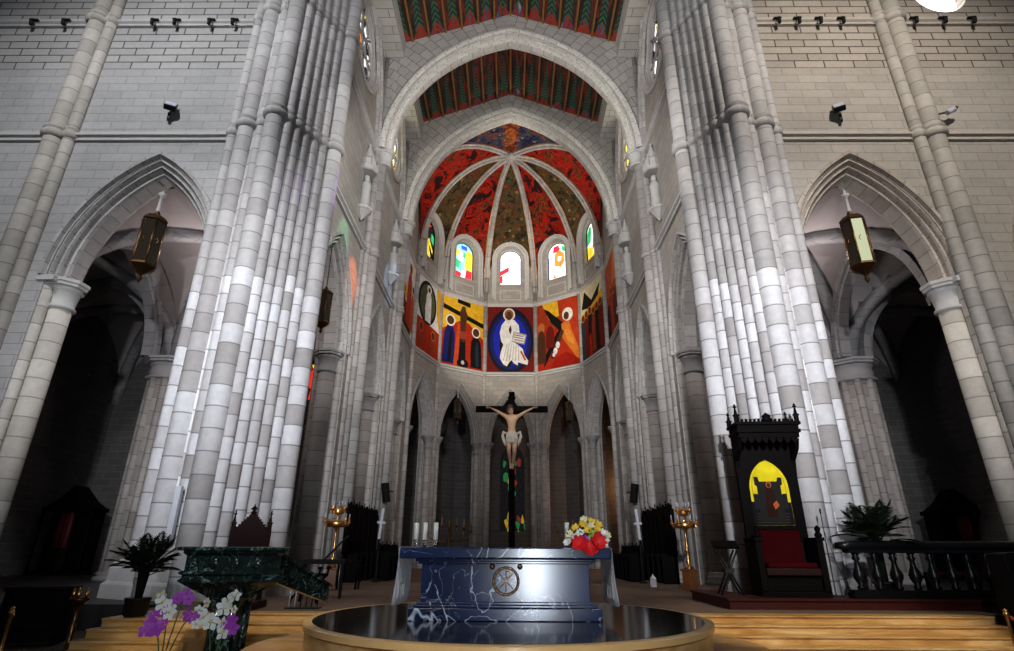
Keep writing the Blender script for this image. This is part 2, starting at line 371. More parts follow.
def wall_panel(mb, fr, u0, u1, z0, z1, thick, ops=(), mat=0, uvoff=0., n=24):
    """ops: dicts uc,a,lo,hi (functions of u). faces front and back, reveals"""
    us = {u0, u1}
    for o in ops:
        for k in range(n+1): us.add(round(o['uc']-o['a']*math.cos(PI*k/n), 5))
    us = sorted(u for u in us if u0-1e-6 <= u <= u1+1e-6)
    zt = z1 if callable(z1) else (lambda u: z1)
    if callable(z1):
        for k in range(1, 24): us.append(u0+(u1-u0)*k/24)
        us = sorted(set(us))
    q = fr.p
    def quad(ua, ub, za0, zb0, za1, zb1):
        for d, rev in ((0, False), (thick, True)):
            pts = [q(ua, d, za0), q(ub, d, zb0), q(ub, d, zb1), q(ua, d, za1)]
            uv = [(ua+uvoff, za0), (ub+uvoff, zb0), (ub+uvoff, zb1), (ua+uvoff, za1)]
            if rev: pts.reverse(); uv.reverse()
            mb.face(pts, uv, mat)
    def rev(ua, ub, za, zb, up):
        pts = [q(ua, 0, za), q(ub, 0, zb), q(ub, thick, zb), q(ua, thick, za)]
        uv = [(0, ua+za), (0, ub+zb), (thick, ub+zb), (thick, ua+za)]
        mb.face(pts, uv, mat)
    for ua, ub in zip(us[:-1], us[1:]):
        mid = (ua+ub)/2; op = None
        for o in ops:
            if abs(mid-o['uc']) < o['a']: op = o
        if not op:
            quad(ua, ub, z0, z0, zt(ua), zt(ub)); rev(ua, ub, zt(ua), zt(ub), 1)
        else:
            la, lb, ha, hb = op['lo'](ua), op['lo'](ub), op['hi'](ua), op['hi'](ub)
            if min(la, lb) > z0+1e-4: quad(ua, ub, z0, z0, la, lb); rev(ua, ub, la, lb, 1)
            if max(ha, hb) < max(zt(ua), zt(ub))-1e-4: quad(ua, ub, ha, hb, zt(ua), zt(ub)); rev(ua, ub, ha, hb, -1)
            rev(ua, ub, zt(ua), zt(ub), 1)
    for o in ops:                                          # jambs
        for u in (o['uc']-o['a'], o['uc']+o['a']):
            la, ha = o['lo'](u), o['hi'](u)
            if ha-la > .01: mb.face([q(u, 0, la), q(u, 0, ha), q(u, thick, ha), q(u, thick, la)], [(0, la), (0, ha), (thick, ha), (thick, la)], mat)
    for u in (u0, u1):
        mb.face([q(u, 0, z0), q(u, 0, zt(u)), q(u, thick, zt(u)), q(u, thick, z0)], [(0, z0), (0, zt(u)), (thick, zt(u)), (thick, z0)], mat)
def arch_op(uc, a, zs, h, z0): return dict(uc=uc, a=a, lo=lambda u: z0, hi=arch_fn(uc, a, zs, h))
def round_op(uc, a, zc): return dict(uc=uc, a=a, lo=lambda u: zc-math.sqrt(max(0, a*a-(u-uc)**2)), hi=lambda u: zc+math.sqrt(max(0, a*a-(u-uc)**2)))
def arch_sweep(mb, fr, uc, a, h, zs, prof, mat=0, n=14, sid0=0, smooth=False):
    rows = [arch_pts(a, h, r, n) for r, d in prof]
    Rr, c = pointed(a, h)
    for i in range(len(prof)-1):
        sid = sid0+i
        for k in range(2*n):
            pts = [(rows[i][k], prof[i][1]), (rows[i][k+1], prof[i][1]), (rows[i+1][k+1], prof[i+1][1]), (rows[i+1][k], prof[i+1][1])]
            s = [k*Rr*.9/n, (k+1)*Rr*.9/n]
            mb.face([fr.p(uc+p[0], d, zs+p[1]) for p, d in pts], [(sid+.5, s[0]), (sid+.5, s[1]), (sid+.5, s[1]), (sid+.5, s[0])], mat, smooth)
ARCHP = [(.20, 0), (.20, -.14), (.08, -.14), (.05, .0), (-.01, .07), (-.05, .0), (-.10, -.01), (-.13, .06), (-.14, .17), (-.20, .19), (-.22, .12), (-.27, .11), (-.30, .18), (-.30, .34), (-.35, .37), (-.37, .31), (-.42, .32), (-.46, .42), (-.46, .95), (-.32, 1.0), (-.27, 1.15), (-.1, 1.2), (-.02, 1.45)]
def capital(mb, x, y, z, r, w, sid=3):
    """octagonal abacus over a flaring bell; z = top"""
    mb.lathe([(r*1.02, -1.02), (r*1.25, -.98), (r*1.25, -.92), (r*1.05, -.88), (r*1.12, -.62), (w*.72, -.36), (w*.80, -.33), (w*.80, -.26)], (x, y, z), 16)
    mb.lathe([(w*.80, -.26), (w*.98, -.22), (w*.98, -.13), (w*1.06, -.11), (w*1.06, 0)], (x, y, z), 8, a0=PI/8, smooth=False)
def base_prof(r): return [(r*1.4, 0), (r*1.4, .14), (r*1.25, .17), (r*1.25, .22), (r*1.32, .27), (r*1.25, .32), (r*1.08, .35), (r*1.16, .40), (r*1.1, .44), (r*1.01, .47)]
def shaft(mb, x, y, z0, z1, r, sid, n=14): mb.lathe([(r, z0), (r, z1)], (x, y, 0), n, sid=sid)
def collar(mb, x, y, z, r): mb.lathe([(r*.98, -.22), (r*1.3, -.14), (r*1.38, -.04), (r*1.3, .05), (r*1.12, .08), (r*1.12, .14), (r*1.28, .18), (r*1.25, .26), (r*.98, .3)], (x, y, z), 14)
SID = [10]
def nsid(): SID[0] += 1; return SID[0]
ZS, ZU, ZC = 16.2, 22.7, 10.2            # string courses and capital tops
ZST, ZUT = 15.9, 21.7                     # the transept's strings
FL = .55                                 # presbytery floor

# ------------------------------------------------------------------ floors and steps
mb = MB(); mb.box(-32, 32, -8, 60, -.3, 0); struct(mb.build('floor', MT['floor']), 'marble floor of the nave and transept')
mb = MB(); mb.box(-7.9, 10.4, 13.25, 58, .0, FL)
struct(mb.build('floor_presbytery', MT['presb']), 'brown slab floor of the presbytery')
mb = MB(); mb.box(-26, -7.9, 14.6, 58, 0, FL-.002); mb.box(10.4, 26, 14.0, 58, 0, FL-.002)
struct(mb.build('floor_aisles', MT['floor_shade']), 'floor of the side aisles, coloured dark for shade')
def steps(name, x0, x1, yf, label):
    mb = MB()
    for k in range(4):
        z = FL-.001-.14*k; y0 = yf-.36*k
        mb.box(x0, x1, y0, 13.249, z-.14, z-.028); mb.box(x0, x1, y0-.035, 13.249, z-.028, z)
    o = struct(mb.build(name, MT['gold']), label); return o
steps('floor_steps', -5.6, 9.9, 12.85, 'golden marble steps climbing to the presbytery')
steps('floor_steps_landing', -7.6, -5.62, 11.75, 'golden marble steps in front of the left pier')

# ------------------------------------------------------------------ crossing piers
PL = [(-10.14, 16.3, .17), (-9.44, 16.0, .29), (-8.87, 15.86, .16), (-8.19, 15.45, .31), (-7.95, 15.72, .13), (-7.79, 15.98, .145),
      (-7.60, 16.28, .13), (-7.41, 16.58, .145), (-7.16, 16.88, .14), (-6.70, 17.25, .29)]
PL = [(-10.14, 16.3, .17), (-9.46, 15.98, .30), (-8.88, 15.84, .16), (-8.22, 15.42, .32), (-7.86, 15.62, .18), (-7.66, 15.93, .185),
      (-7.46, 16.24, .18), (-7.26, 16.55, .185), (-7.05, 16.85, .18), (-6.72, 17.25, .30)]
def crossing_pier(side, mat, label):
    t = thing('crossing_pier', label, 'pillar', (0, 0, 0))
    fx = (lambda x: x) if side < 0 else (lambda x: -x*.91+.46)
    ztop = 31.
    core = [(x, y+.05) for x, y, r in PL]
    core = [(-10.35, 16.45)]+[(x, y) for x, y, r in PL[1:]]+[(-6.60, 17.6), (-7.5, 18.3), (-9.2, 18.6), (-10.35, 18.0)]
    pts = [(fx(x), y) for x, y in core]
    mb = MB(); sids = [nsid() for _ in pts]
    for i in range(len(pts)):
        j = (i+1) % len(pts); a, b_ = pts[i], pts[j]
        mb.face([(*a, FL), (*b_, FL), (*b_, ztop), (*a, ztop)], [(sids[i]+.5, FL), (sids[i]+.5, FL), (sids[i]+.5, ztop), (sids[i]+.5, ztop)])
    # base mouldings following the outline
    cx = sum(p[0] for p in pts)/len(pts); cy = sum(p[1] for p in pts)/len(pts)
    mb.build('core', mat, t)
    bm_ = MB(); rows = []; 
    hb = 1. if side < 0 else .45
    for g, z in ((1.26, 0), (1.26, .34), (1.22, .40), (1.20, .42), (1.20, .74), (1.16, .80), (1.17, .86), (1.13, .92), (1.09, .95), (1.0, 1.0)):
        z = FL+z*hb; g = 1+(g-1)*(1 if side < 0 else .62)
        rows.append([Vector((cx+(p[0]-cx)*g, cy+(p[1]-cy)*g, z)) for p in pts])
    bm_.grid(rows, None, 0, False, True); bm_.build('base', MT['cap'], t)
    for x, y, r in PL:
        s = MB(); x = fx(x); shaft(s, x, y, FL, ztop, r, nsid(), 18)
        for z in (15.95, ZUT): collar(s, x, y, z, r)
        s.build('shaft', mat, t)
    return t
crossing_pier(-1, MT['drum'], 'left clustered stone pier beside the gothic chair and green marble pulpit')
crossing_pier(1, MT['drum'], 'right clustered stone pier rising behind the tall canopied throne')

# ------------------------------------------------------------------ transept walls
def transept_wall(side):
    wm = MT['wall'] if side < 0 else MT['wall_warm']; vm = MT['vous'] if side < 0 else MT['vous_warm']; dm = MT['drum_warm']  # right wall's beige carries the warm light's tint in the stone colour
    nm = 'left' if side < 0 else 'right'
    xs = (-12.65, -20.45) if side < 0 else (12.2, 19.75)
    x0, x1 = (-27, -9.9) if side < 0 else (9.4, 27)
    fr = Frame((x0, 16.5), (x1, 16.5))
    mb = MB()
    ops = [arch_op(x-x0, 2.75, ZC, 4.75, 0) for x in xs]
    wall_panel(mb, fr, 0, fr.L, 0, ZST, 1.5, ops)
    up = []
    if side > 0: up = [round_op(17.8-x0, 1.1, 23.35)]
    wall_panel(mb, fr, 0, fr.L, ZST, 19.24, 1.5); wall_panel(mb, fr, 0, fr.L, 19.24, 30, 1.5, up, mat=1)
    w = struct(mb.build('wall_transept_'+nm, [wm, MT['wall_up'] if side < 0 else MT['wall_warm_up']]), nm+' transept wall of pale ashlar')
    for i, x in enumerate(xs):
        a = MB(); arch_sweep(a, fr, x-x0, 2.75, 4.75, ZC, ARCHP, sid0=nsid()+40*i); a.build('arch_moulding', vm, w)
        for sgn in (-1, 1):
            c = MB(); jx = x+sgn*2.52
            capital(c, jx, 17.2, ZC, .36, .62); c.box(jx-.45 if sgn < 0 else jx-.12, jx+.12 if sgn < 0 else jx+.45, 16.42, 17.9, ZC-.2, ZC-.02); c.build('capital', MT['cap'], w)
            c = MB(); shaft(c, jx, 17.2, FL*0, ZC-.9, .36, nsid()); shaft(c, x+sgn*2.72, 16.72, 0, ZC-.3, .17, nsid()); c.lathe(base_prof(.36), (jx, 17.2, FL if i == 0 else 0), 12); c.build('jamb_column', dm, w)
    # wall shafts between the bays
    px = -16.5 if side < 0 else 15.2
    c = MB(); k = -side
    for dx, r in ((-.28*k, .33), (.30*k, .21)):
        sx = px+dx; shaft(c, sx, 16.42, 0, 30, r, nsid(), 16)
        for z in (ZST, ZUT): collar(c, sx, 16.42, z, r)
    c.build('wall_shaft', dm, w)
    # string courses
    for z, dep in ((ZST, .20), (ZUT, .16)):
        c = MB(); prof = [(0, -.22), (dep*.5, -.20), (dep*.5, -.10), (dep, -.04), (dep, .06), (dep*.4, .12), (dep*.4, .2), (0, .24)]
        rows = [[Vector((x0, 16.5-d, z+h)) for d, h in prof], [Vector((x1, 16.5-d, z+h)) for d, h in prof]]
        c.grid(rows, None, 0, False); struct(c.build('trim_'+('1' if z == ZST else '2')+'_'+nm, MT['cap'] if side < 0 else MT['cap_warm']), nm+' transept string course'); 
    return w
transept_wall(-1); transept_wall(1)
# daylight oculus high on the right
mb = MB(); pts = [(17.8+1.2*math.cos(2*PI*k/28), 17.0, 23.35+1.2*math.sin(2*PI*k/28)) for k in range(28)]; mb.face(pts)
struct(mb.build('window_9', glow('daylight_glass', (1, 1, 1), 4.)), 'bright round window at the top right')

# ------------------------------------------------------------------ aisles behind the transept arches
def groin(x0, x1, y0, y1, zs, h, mb, rib, n=16):
    def prof(t): 
        Rr, c = pointed(1., h/((x1-x0)/2)) 
        return math.sqrt(max(0, Rr*Rr-(c+abs(t))**2))*(x1-x0)/2
    rows = []
    for i in range(n+1):
        row = []
        for j in range(n+1):
            u = -1+2*i/n; v = -1+2*j/n
            row.append(Vector((x0+(x1-x0)*i/n, y0+(y1-y0)*j/n, zs+max(prof(u), prof(v)))))
        rows.append(row)
    mb.grid(rows, None, 0, False)
    for sg in (1, -1):
        path = []
        for i in range(25):
            u = -1+2*i/24; path.append(Vector((x0+(x1-x0)*(i/24), (y0+y1)/2+sg*u*(y1-y0)/2, zs+prof(u)-.12)))
        rib.tube(path, .32, 8)
    return prof
for side in (-1, 1):
    nm = 'left' if side < 0 else 'right'
    s = side
    xa = 8.9; xb = 16.4; xc_ = 24.5
    cm = MB(); rb = MB()
    for (x0, x1) in ((xa, xb), (xb, xc_)):
        for (y0, y1) in ((17.9, 25.8), (25.8, 33.8)):
            groin(min(s*x0, s*x1), max(s*x0, s*x1), y0, y1, ZC, 4.5, cm, rb)
    c = struct(cm.build('ceiling_aisle_'+nm, MT['web']), nm+' aisle rib vault'); rb.build('rib', MT['vous_dark'], c)
    # transverse arches of the aisle
    am = MB(); PR = [(.15, 0), (-.15, 0), (-.15, .12), (-.32, .12), (-.32, .58), (-.15, .58), (-.15, .7), (.15, .7)]
    for (x0, x1) in ((xa, xb), (xb, xc_)):
        for y in (25.45,):
            f = Frame((min(s*x0, s*x1), y), (max(s*x0, s*x1), y)); arch_sweep(am, f, f.L/2, f.L/2-.75, 4.3, ZC, PR, sid0=nsid())
    for (y0, y1) in ((17.9, 25.8), (25.8, 33.8)):
        f = Frame((s*xb-.35, y0), (s*xb-.35, y1)); arch_sweep(am, f, f.L/2, f.L/2-.75, 4.3, ZC, PR, sid0=nsid())
    am.build('transverse_rib', MT['vous_dark'], c)
    # spandrel walls above those arches
    sp = MB()
    for (x0, x1) in ((xa, xb), (xb, xc_)):
        f = Frame((min(s*x0, s*x1), 25.5), (max(s*x0, s*x1), 25.5)); wall_panel(sp, f, 0, f.L, ZC, 15, .6, [arch_op(f.L/2, f.L/2-.7, ZC, 4.4, ZC)])
    sp.build('spandrel', MT['wall_shade'], c)
    # free pier of the aisle
    t = thing('aisle_pier', 'dim brownish pier with carved capital inside the %s transept arch' % nm, 'pillar', (s*xb, 25.8, FL))
    q = MB(); q.lathe([(.72, 0), (.72, ZC-FL-.9)], (0, 0, 0), 20, sid=nsid())
    q.build('drum_column', MT['drum_dim'], t)
    for k in range(8):
        a = PI/8+k*PI/4; q = MB(); shaft(q, .72*math.cos(a), .72*math.sin(a), 0, ZC-FL-.9, .16, nsid(), 10); q.build('shaft', MT['drum_dim'], t)
    q = MB(); q.lathe(base_prof(.75), (0, 0, 0), 16); q.build('base', MT['cap_dark'], t)
    q = MB(); capital(q, 0, 0, ZC-FL, .8, 1.15); q.build('capital', MT['cap_dark'], t)
    # outer walls
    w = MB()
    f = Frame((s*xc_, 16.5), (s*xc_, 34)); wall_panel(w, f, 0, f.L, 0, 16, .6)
    struct(w.build('wall_aisle_'+nm, MT['wall_shade']), nm+' aisle outer wall')
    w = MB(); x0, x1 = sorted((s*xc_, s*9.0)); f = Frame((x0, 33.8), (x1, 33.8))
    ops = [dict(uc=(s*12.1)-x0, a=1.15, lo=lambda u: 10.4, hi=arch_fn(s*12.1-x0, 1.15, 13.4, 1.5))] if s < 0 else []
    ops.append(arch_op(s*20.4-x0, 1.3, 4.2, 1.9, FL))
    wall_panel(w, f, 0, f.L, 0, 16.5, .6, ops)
    w = struct(w.build('wall_aisle_back_'+nm, MT['wall_shade']), nm+' aisle back wall with doorway')
    if s < 0:
        g = MB(); 
        poly = [(-1.2, 10.3), (1.2, 10.3)]+[(x, 13.4+z) for x, z in arch_pts(1.2, 1.55, 0, 8)[::-1]]
        g.prism(poly, 0, .04, Matrix.Translation((-12.1, 34.1, 0)))
        struct(g.build('window_8', glass_mat('aisle_glass', [GR, OR, RD, DK, Y_, RD, DK, GR], .9, (1.6, 1.1), .05, 2.)), 'stained window glimpsed through the left choir arch')
    g = MB(); poly = [(-1.3, FL), (1.3, FL)]+[(x, 4.2+z) for x, z in arch_pts(1.3, 1.9, 0, 8)[::-1]]
    g.prism(poly, 0, .1, Matrix.Translation((s*20.4, 34.2, 0))); struct(g.build('door_'+('1' if s < 0 else '2'), MT['darkwood']), nm+' aisle dark wooden door')

# ------------------------------------------------------------------ chancel walls, piers
XW = 7.6
BAYS = [(17.6, 25.9, 2.75), (25.9, 33.3, 2.45), (33.3, 40.2, 2.2)]
PCH = [(0, 0), (.45, .2)]
def chancel_side(s):
    nm = 'left' if s < 0 else 'right'
    w = MB(); arcs = []
    for y0, y1, a in BAYS:
        fr = Frame((s*XW, y0), (s*XW, y1), flip=(s > 0)); fr.n = Vector((-s, 0, 0))
        wall_panel(w, fr, 0, fr.L, 0, ZS, 1.4, [arch_op(fr.L/2, a, ZC, 4.65, 0)], uvoff=y0)
        wall_panel(w, fr, 0, fr.L, ZS, ZU, 1.4, uvoff=y0)
        arcs.append((fr, a))
    W_ = struct(w.build('wall_'+nm, MT['wall_fine']), nm+' chancel wall with pointed arcade')
    w = MB(); 
    for i, (y0, y1, a) in enumerate(BAYS):
        fr = arcs[i][0]
        ops = [round_op(fr.L/2, 2.35, 26.9)] if i < 2 else [dict(uc=fr.L/2+.3, a=.75, lo=lambda u: 25., hi=arch_fn(fr.L/2+.3, .75, 28.0, .8))]
        wall_panel(w, fr, 0, fr.L, ZU, 31.2, 1.4, ops, uvoff=y0)
    struct(w.build('wall_clerestory_'+nm, MT['wall_fine']), nm+' clerestory wall with round windows')
    for i, (fr, a) in enumerate(arcs):
        m_ = MB(); arch_sweep(m_, fr, fr.L/2, a, 4.65, ZC, ARCHP, sid0=nsid()+30); m_.build('arch_moulding', MT['vous'], W_)
        for sg in (-1, 1):
            c = MB(); yy = fr.p(fr.L/2+sg*(a-.22), .7, 0).y
            capital(c, s*(XW+.7), yy, ZC, .36, .66); c.build('capital', MT['cap_dark'], W_)
            c = MB(); shaft(c, s*(XW+.7), yy, FL, ZC-.9, .36, nsid(), 16)
            for dx in (.25, 1.15): shaft(c, s*(XW+dx), fr.p(fr.L/2+sg*(a+.02), 0, 0).y, FL, ZC-.25, .2, nsid(), 12)
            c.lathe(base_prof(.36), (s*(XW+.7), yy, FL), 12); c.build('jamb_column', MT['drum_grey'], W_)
        # wall arch round the lunette
        if i < 2:
            m_ = MB(); arch_sweep(m_, fr, fr.L/2, fr.L/2-.75, 7.6, ZU, [(.3, 0), (.3, -.3), (.1, -.3), (.02, -.18), (-.1, -.18), (-.14, 0)], sid0=nsid()); m_.build('wall_arch', MT['vous'], W_)
            # rose window: ring mouldings, tracery and glass
            yc = fr.p(fr.L/2, 0, 0).y
            MX = Matrix.Translation((s*XW, yc, 26.9)) @ Matrix.Rotation(-s*PI/2, 4, 'Y')
            ring = MB(); ring.lathe([(2.75, 0), (2.75, .14), (2.6, .18), (2.52, .1), (2.44, .1), (2.38, -.02), (2.28, -.06), (2.24, -.2), (2.16, -.24), (2.14, -.4)], (0, 0, 0), 36, M=MX, smooth=False, caps=False)
            ring.build('rose_frame', MT['vous'], W_)
            gl = MB(); rows = [[MX @ Vector((r*math.cos(2*PI*k/32), r*math.sin(2*PI*k/32), -.42)) for k in range(32)] for r in (.01, 2.32)]
            gl.grid(rows, [[(r*math.cos(2*PI*k/32), r*math.sin(2*PI*k/32)) for k in range(33)] for r in (.01, 2.3)], 0, False, True)
            num = {(-1, 0): 4, (-1, 1): 5, (1, 0): 6, (1, 1): 7}[(s, i)]
            gw = struct(gl.build('window_%d' % num, MT['roseglass'][i]), 'round rose window of the %s clerestory' % nm)
            tr = MB()
            for k in range(8):
                a0 = k*PI/4; tr.tube([MX @ Vector((.45*math.cos(a0), .45*math.sin(a0), -.36)), MX @ Vector((2.2*math.cos(a0), 2.2*math.sin(a0), -.36))], .07, 6)
                cc = Vector((1.45*math.cos(a0+PI/8), 1.45*math.sin(a0+PI/8), -.36))
                tr.tube([MX @ (cc+Vector((.5*math.cos(q*PI/6), .5*math.sin(q*PI/6), 0))) for q in range(13)], .06, 6)
            tr.tube([MX @ Vector((.45*math.cos(q*PI/8), .45*math.sin(q*PI/8), -.36)) for q in range(17)], .08, 6)
            tr.build('tracery', MT['cap_dark'], gw)
        else:
            g = MB(); poly = [(-.8, 24.9), (.8, 24.9)]+[(x, 28+z) for x, z in arch_pts(.8, .85, 0, 8)[::-1]]
            g.prism(poly, 0, .05, Matrix.Translation((s*(XW+.6), fr.p(fr.L/2+.3, 0, 0).y, 0)) @ Matrix.Rotation(PI/2, 4, 'Z'))
            struct(g.build('window_%d' % (10 if s < 0 else 11), glass_mat('side_glass', [Y_, W, BL, CY, Y_], 2., (2.2, 1.2), .04, 5.)), 'narrow stained window in the %s wall beside the apse' % nm)
    # strings
    for z, dep in ((ZS, .24), (ZU, .2)):
        c = MB(); prof = [(0, -.22), (dep*.5, -.20), (dep*.5, -.10), (dep, -.04), (dep, .06), (dep*.4, .12), (dep*.4, .2), (0, .24)]
        c.grid([[Vector((s*(XW-d), 17.6, z+h)) for d, h in prof], [Vector((s*(XW-d), 40.2, z+h)) for d, h in prof]], None, 0, False)
        struct(c.build('trim_%d_chancel_%s' % (3 if z == ZS else 4, nm), MT['cap']), nm+' chancel string course')
    # piers that carry the transverse arches
    for k, y in enumerate((25.9, 33.3)):
        t = thing('chancel_pier', ('first' if k == 0 else 'second')+' clustered choir pier beyond the %s crossing pier' % nm, 'pillar', (0, 0, 0))
        b_ = MB(); core = [(XW-.12, y-.62), (XW-.3, y-.3), (XW-.3, y+.3), (XW-.12, y+.62), (XW+1.5, y+.62), (XW+1.5, y-.62)]
        pts = [(s*x, yy) for x, yy in core]
        for i in range(6):
            j = (i+1) % 6; sd = nsid()+.5; b_.face([(*pts[i], FL), (*pts[j], FL), (*pts[j], ZC+.4 if i in (3, 4, 5) else 31), (*pts[i], ZC+.4 if i in (3, 4, 5) else 31)], [(sd, FL), (sd, FL), (sd, ZC), (sd, ZC)] if i in (3, 4, 5) else [(sd, FL), (sd, FL), (sd, 31), (sd, 31)])
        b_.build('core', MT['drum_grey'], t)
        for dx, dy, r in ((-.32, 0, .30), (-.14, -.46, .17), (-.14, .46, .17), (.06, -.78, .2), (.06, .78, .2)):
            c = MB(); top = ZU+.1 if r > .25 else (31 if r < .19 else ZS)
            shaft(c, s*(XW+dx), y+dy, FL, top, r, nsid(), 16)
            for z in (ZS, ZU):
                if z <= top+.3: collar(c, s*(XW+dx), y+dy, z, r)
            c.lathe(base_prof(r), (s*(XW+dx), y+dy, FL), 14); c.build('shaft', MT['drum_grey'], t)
        c = MB(); capital(c, s*(XW-.46), y, ZU+.1, .34, .56); c.build('capital', MT['cap'], t)
    # small gabled tabernacles on the wall between the strings
    for k, (y, y2) in enumerate(((24.0, 0), (31.3, 0))):
        t = thing('wall_tabernacle', '%s carved stone canopy bracket on the %s chancel wall, %s one' % (('larger', 'smaller, farther')[k], nm, ('nearer', 'farther')[k]), 'stone canopy', (s*XW, y, 17.6), 0, 'carved canopies on the %s chancel wall' % nm)
        M = Matrix.Rotation(-PI/2 if s < 0 else PI/2, 4, 'Z') if False else None
        c = MB(); q = -s
        c.lathe([(.02, -.5), (.2, -.25), (.42, 0), (.5, .06), (.5, .18)], (q*.12, 0, 0), 8, smooth=False); c.build('corbel', MT['cap'], t)
        c = MB(); c.lathe([(.2, .18), (.26, .5), (.24, 1.2), (.27, 1.55), (.2, 1.75), (.1, 1.8), (.15, 1.95), (.14, 2.15), (.01, 2.25)], (q*.18, 0, 0), 12); c.build('carved_figure', MT['cap'], t)
        c = MB(); c.lathe([(.48, 2.35), (.55, 2.4), (.55, 2.6), (.42, 2.62), (.42, 3.1), (.5, 3.12), (.3, 3.2), (.05, 4.1), (.10, 4.15), (.01, 4.3)], (q*.15, 0, 0), 8, smooth=False)
        for a in range(4): c.lathe([(.07, 2.6), (.07, 3.0), (.01, 3.4)], (q*.15+.46*math.cos(a*PI/2+PI/4), .46*math.sin(a*PI/2+PI/4), 0), 6, smooth=False)
        c.build('canopy', MT['cap'], t)
MT['roseglass'] = [glass_mat('rose_glass', [W, OR, DK, W, DK, Y_, DK, (.5, .5, .5), W], 1.3, (2.0, 2.0), .09, 1.), glass_mat('rose_glass_bright', [W, W, Y_, W, (1, .95, .8)], 3., (2., 2.), .05, 3.)]
chancel_side(-1); chancel_side(1)

# ------------------------------------------------------------------ transverse arches and gabled ceilings
ARH = dict(a=6.95, h=8.75, zs=ZU)
def transverse(y, label, apex, sl, h):
    t = thing('transverse_arch', label, 'arch', (0, y, ZU))
    fr = Frame((-8.0, -.55), (8.0, -.55))
    top = lambda u: apex-abs(u-8.0)*sl
    mb = MB(); wall_panel(mb, fr, 0, 16, 0, top, 1.1, [arch_op(8, ARH['a']+.05, 0, h, 0)], n=40)
    # courses follow the curve: polar uv
    Rr, c = pointed(ARH['a'], h)
    mb.uv = []
    for f in mb.f:
        for i in f:
            x, yy, z = mb.v[i]; ax = abs(x)+c; r = math.hypot(ax, z); a = math.atan2(z, ax)*Rr*(1 if x < 0 else -1)
            mb.uv.append((r, a))
    mb.build('gable', MT['vousface'], t)
    P = [(.0, -.03), (-.03, -.02), (-.03, .14), (-.08, .16), (-.08, .24), (-.2, .28), (-.26, .38), (-.26, .74), (-.2, .84), (-.08, .88), (-.08, .96), (-.03, .98), (-.03, 1.12), (0, 1.13)]
    m_ = MB(); arch_sweep(m_, fr, 8.0, ARH['a']+.05, h, 0, P, n=30, sid0=nsid()); m_.build('soffit_moulding', MT['vous_light'], t)
    m_ = MB(); arch_sweep(m_, fr, 8.0, ARH['a']+.05, h, 0, [(.34, 0), (.34, -.16), (.2, -.16), (.06, -.1), (.06, 0)], n=30, sid0=nsid()); m_.build('hood_moulding', MT['vous_light'], t)
MT['vousface'] = wall_stone('radial_ashlar', (.52, .50, .475), (.41, .40, .385), .75, .6, .02)
transverse(25.9, 'near transverse stone arch spanning the chancel below the top ceiling panel', 10.45, .37, 8.8)
transverse(33.3, 'far transverse stone arch framing the painted apse vault', 11.15, .41, 9.45)
def ceil_bay(y0, y1, n_, label, za, sl):
    mb = MB()
    for s in (-1, 1):
        rows, uvs = [], []
        for yy in (y0, y1):
            rows.append([Vector((s*x, yy, za-sl*x+.02)) for x in (0, 6.6)]); uvs.append([(20.0, (yy-y0)/(y1-y0)), (20.0+s*6.6, (yy-y0)/(y1-y0))])
        if s > 0: pass
        uvs = uvs[::-1]
        mb.grid(rows, uvs, 0, False)
    c = struct(mb.build('ceiling_'+n_, MT['ceil'], merge=False), label)
    for k in range(-6, 7):
        if k == 0: pass
        x = k*1.0; bmx = MB(); z = za-sl*abs(x); bmx.box(x-.055, x+.055, y0+.02, y1-.02, z-.17, z-.01); bmx.build('ceiling_beam', MT['beam'], c)
    for s in (-1, 1):
        b_ = MB(); b_.box(min(s*6.45, s*8.9), max(s*6.45, s*8.9), y0, y1, 29.45, 31.3)
        for i in range(len(b_.uv)): pass
        struct(b_.build('ceiling_edge_'+n_+('_left' if s < 0 else '_right'), MT['band']), 'stone wall plate beside the painted ceiling')
ceil_bay(17.0, 25.34, 'near', 'painted gabled ceiling panel at the top of the view', 33.15, .37); ceil_bay(26.46, 32.74, 'far', 'painted gabled ceiling panel between the two arches', 33.85, .41)

# ------------------------------------------------------------------ apse
AC = (0, 40.2); AR = 7.5
def av(k, r=AR):                                   # decagon vertices, k = +-18, +-54, +-90 degrees from the axis
    a = R(k); return (AC[0]+r*math.sin(a), AC[1]+r*math.cos(a))
VA = [-90, -54, -18, 18, 54, 90]
ap = MB(); apc = MB(); aparch = []; wins = []
_gl = {}
def gl_col(c):
    if c not in _gl: _gl[c] = glow('stained_glass', c[:3], c[3])
    return _gl[c]
gW, gWw, gR, gY, gG, gB, gC, gO, gM, gD = (1, 1, 1, 1.6), (1, .96, .86, 1.3), (.80, .03, .05, .9), (1, .74, .05, .95), (.05, .55, .22, .8), (.05, .10, .75, .8), (.30, .75, .85, .9), (.95, .30, .04, .9), (.75, .12, .55, .9), (.012, .012, .016, .2)
LEAD = [(-1., .9, 1., 1.0), (-1, 1.9, 1, 1.75), (-.35, 0, -.3, 3.6), (.36, 0, .3, 3.6), (-1, 2.7, 1, 2.85)]
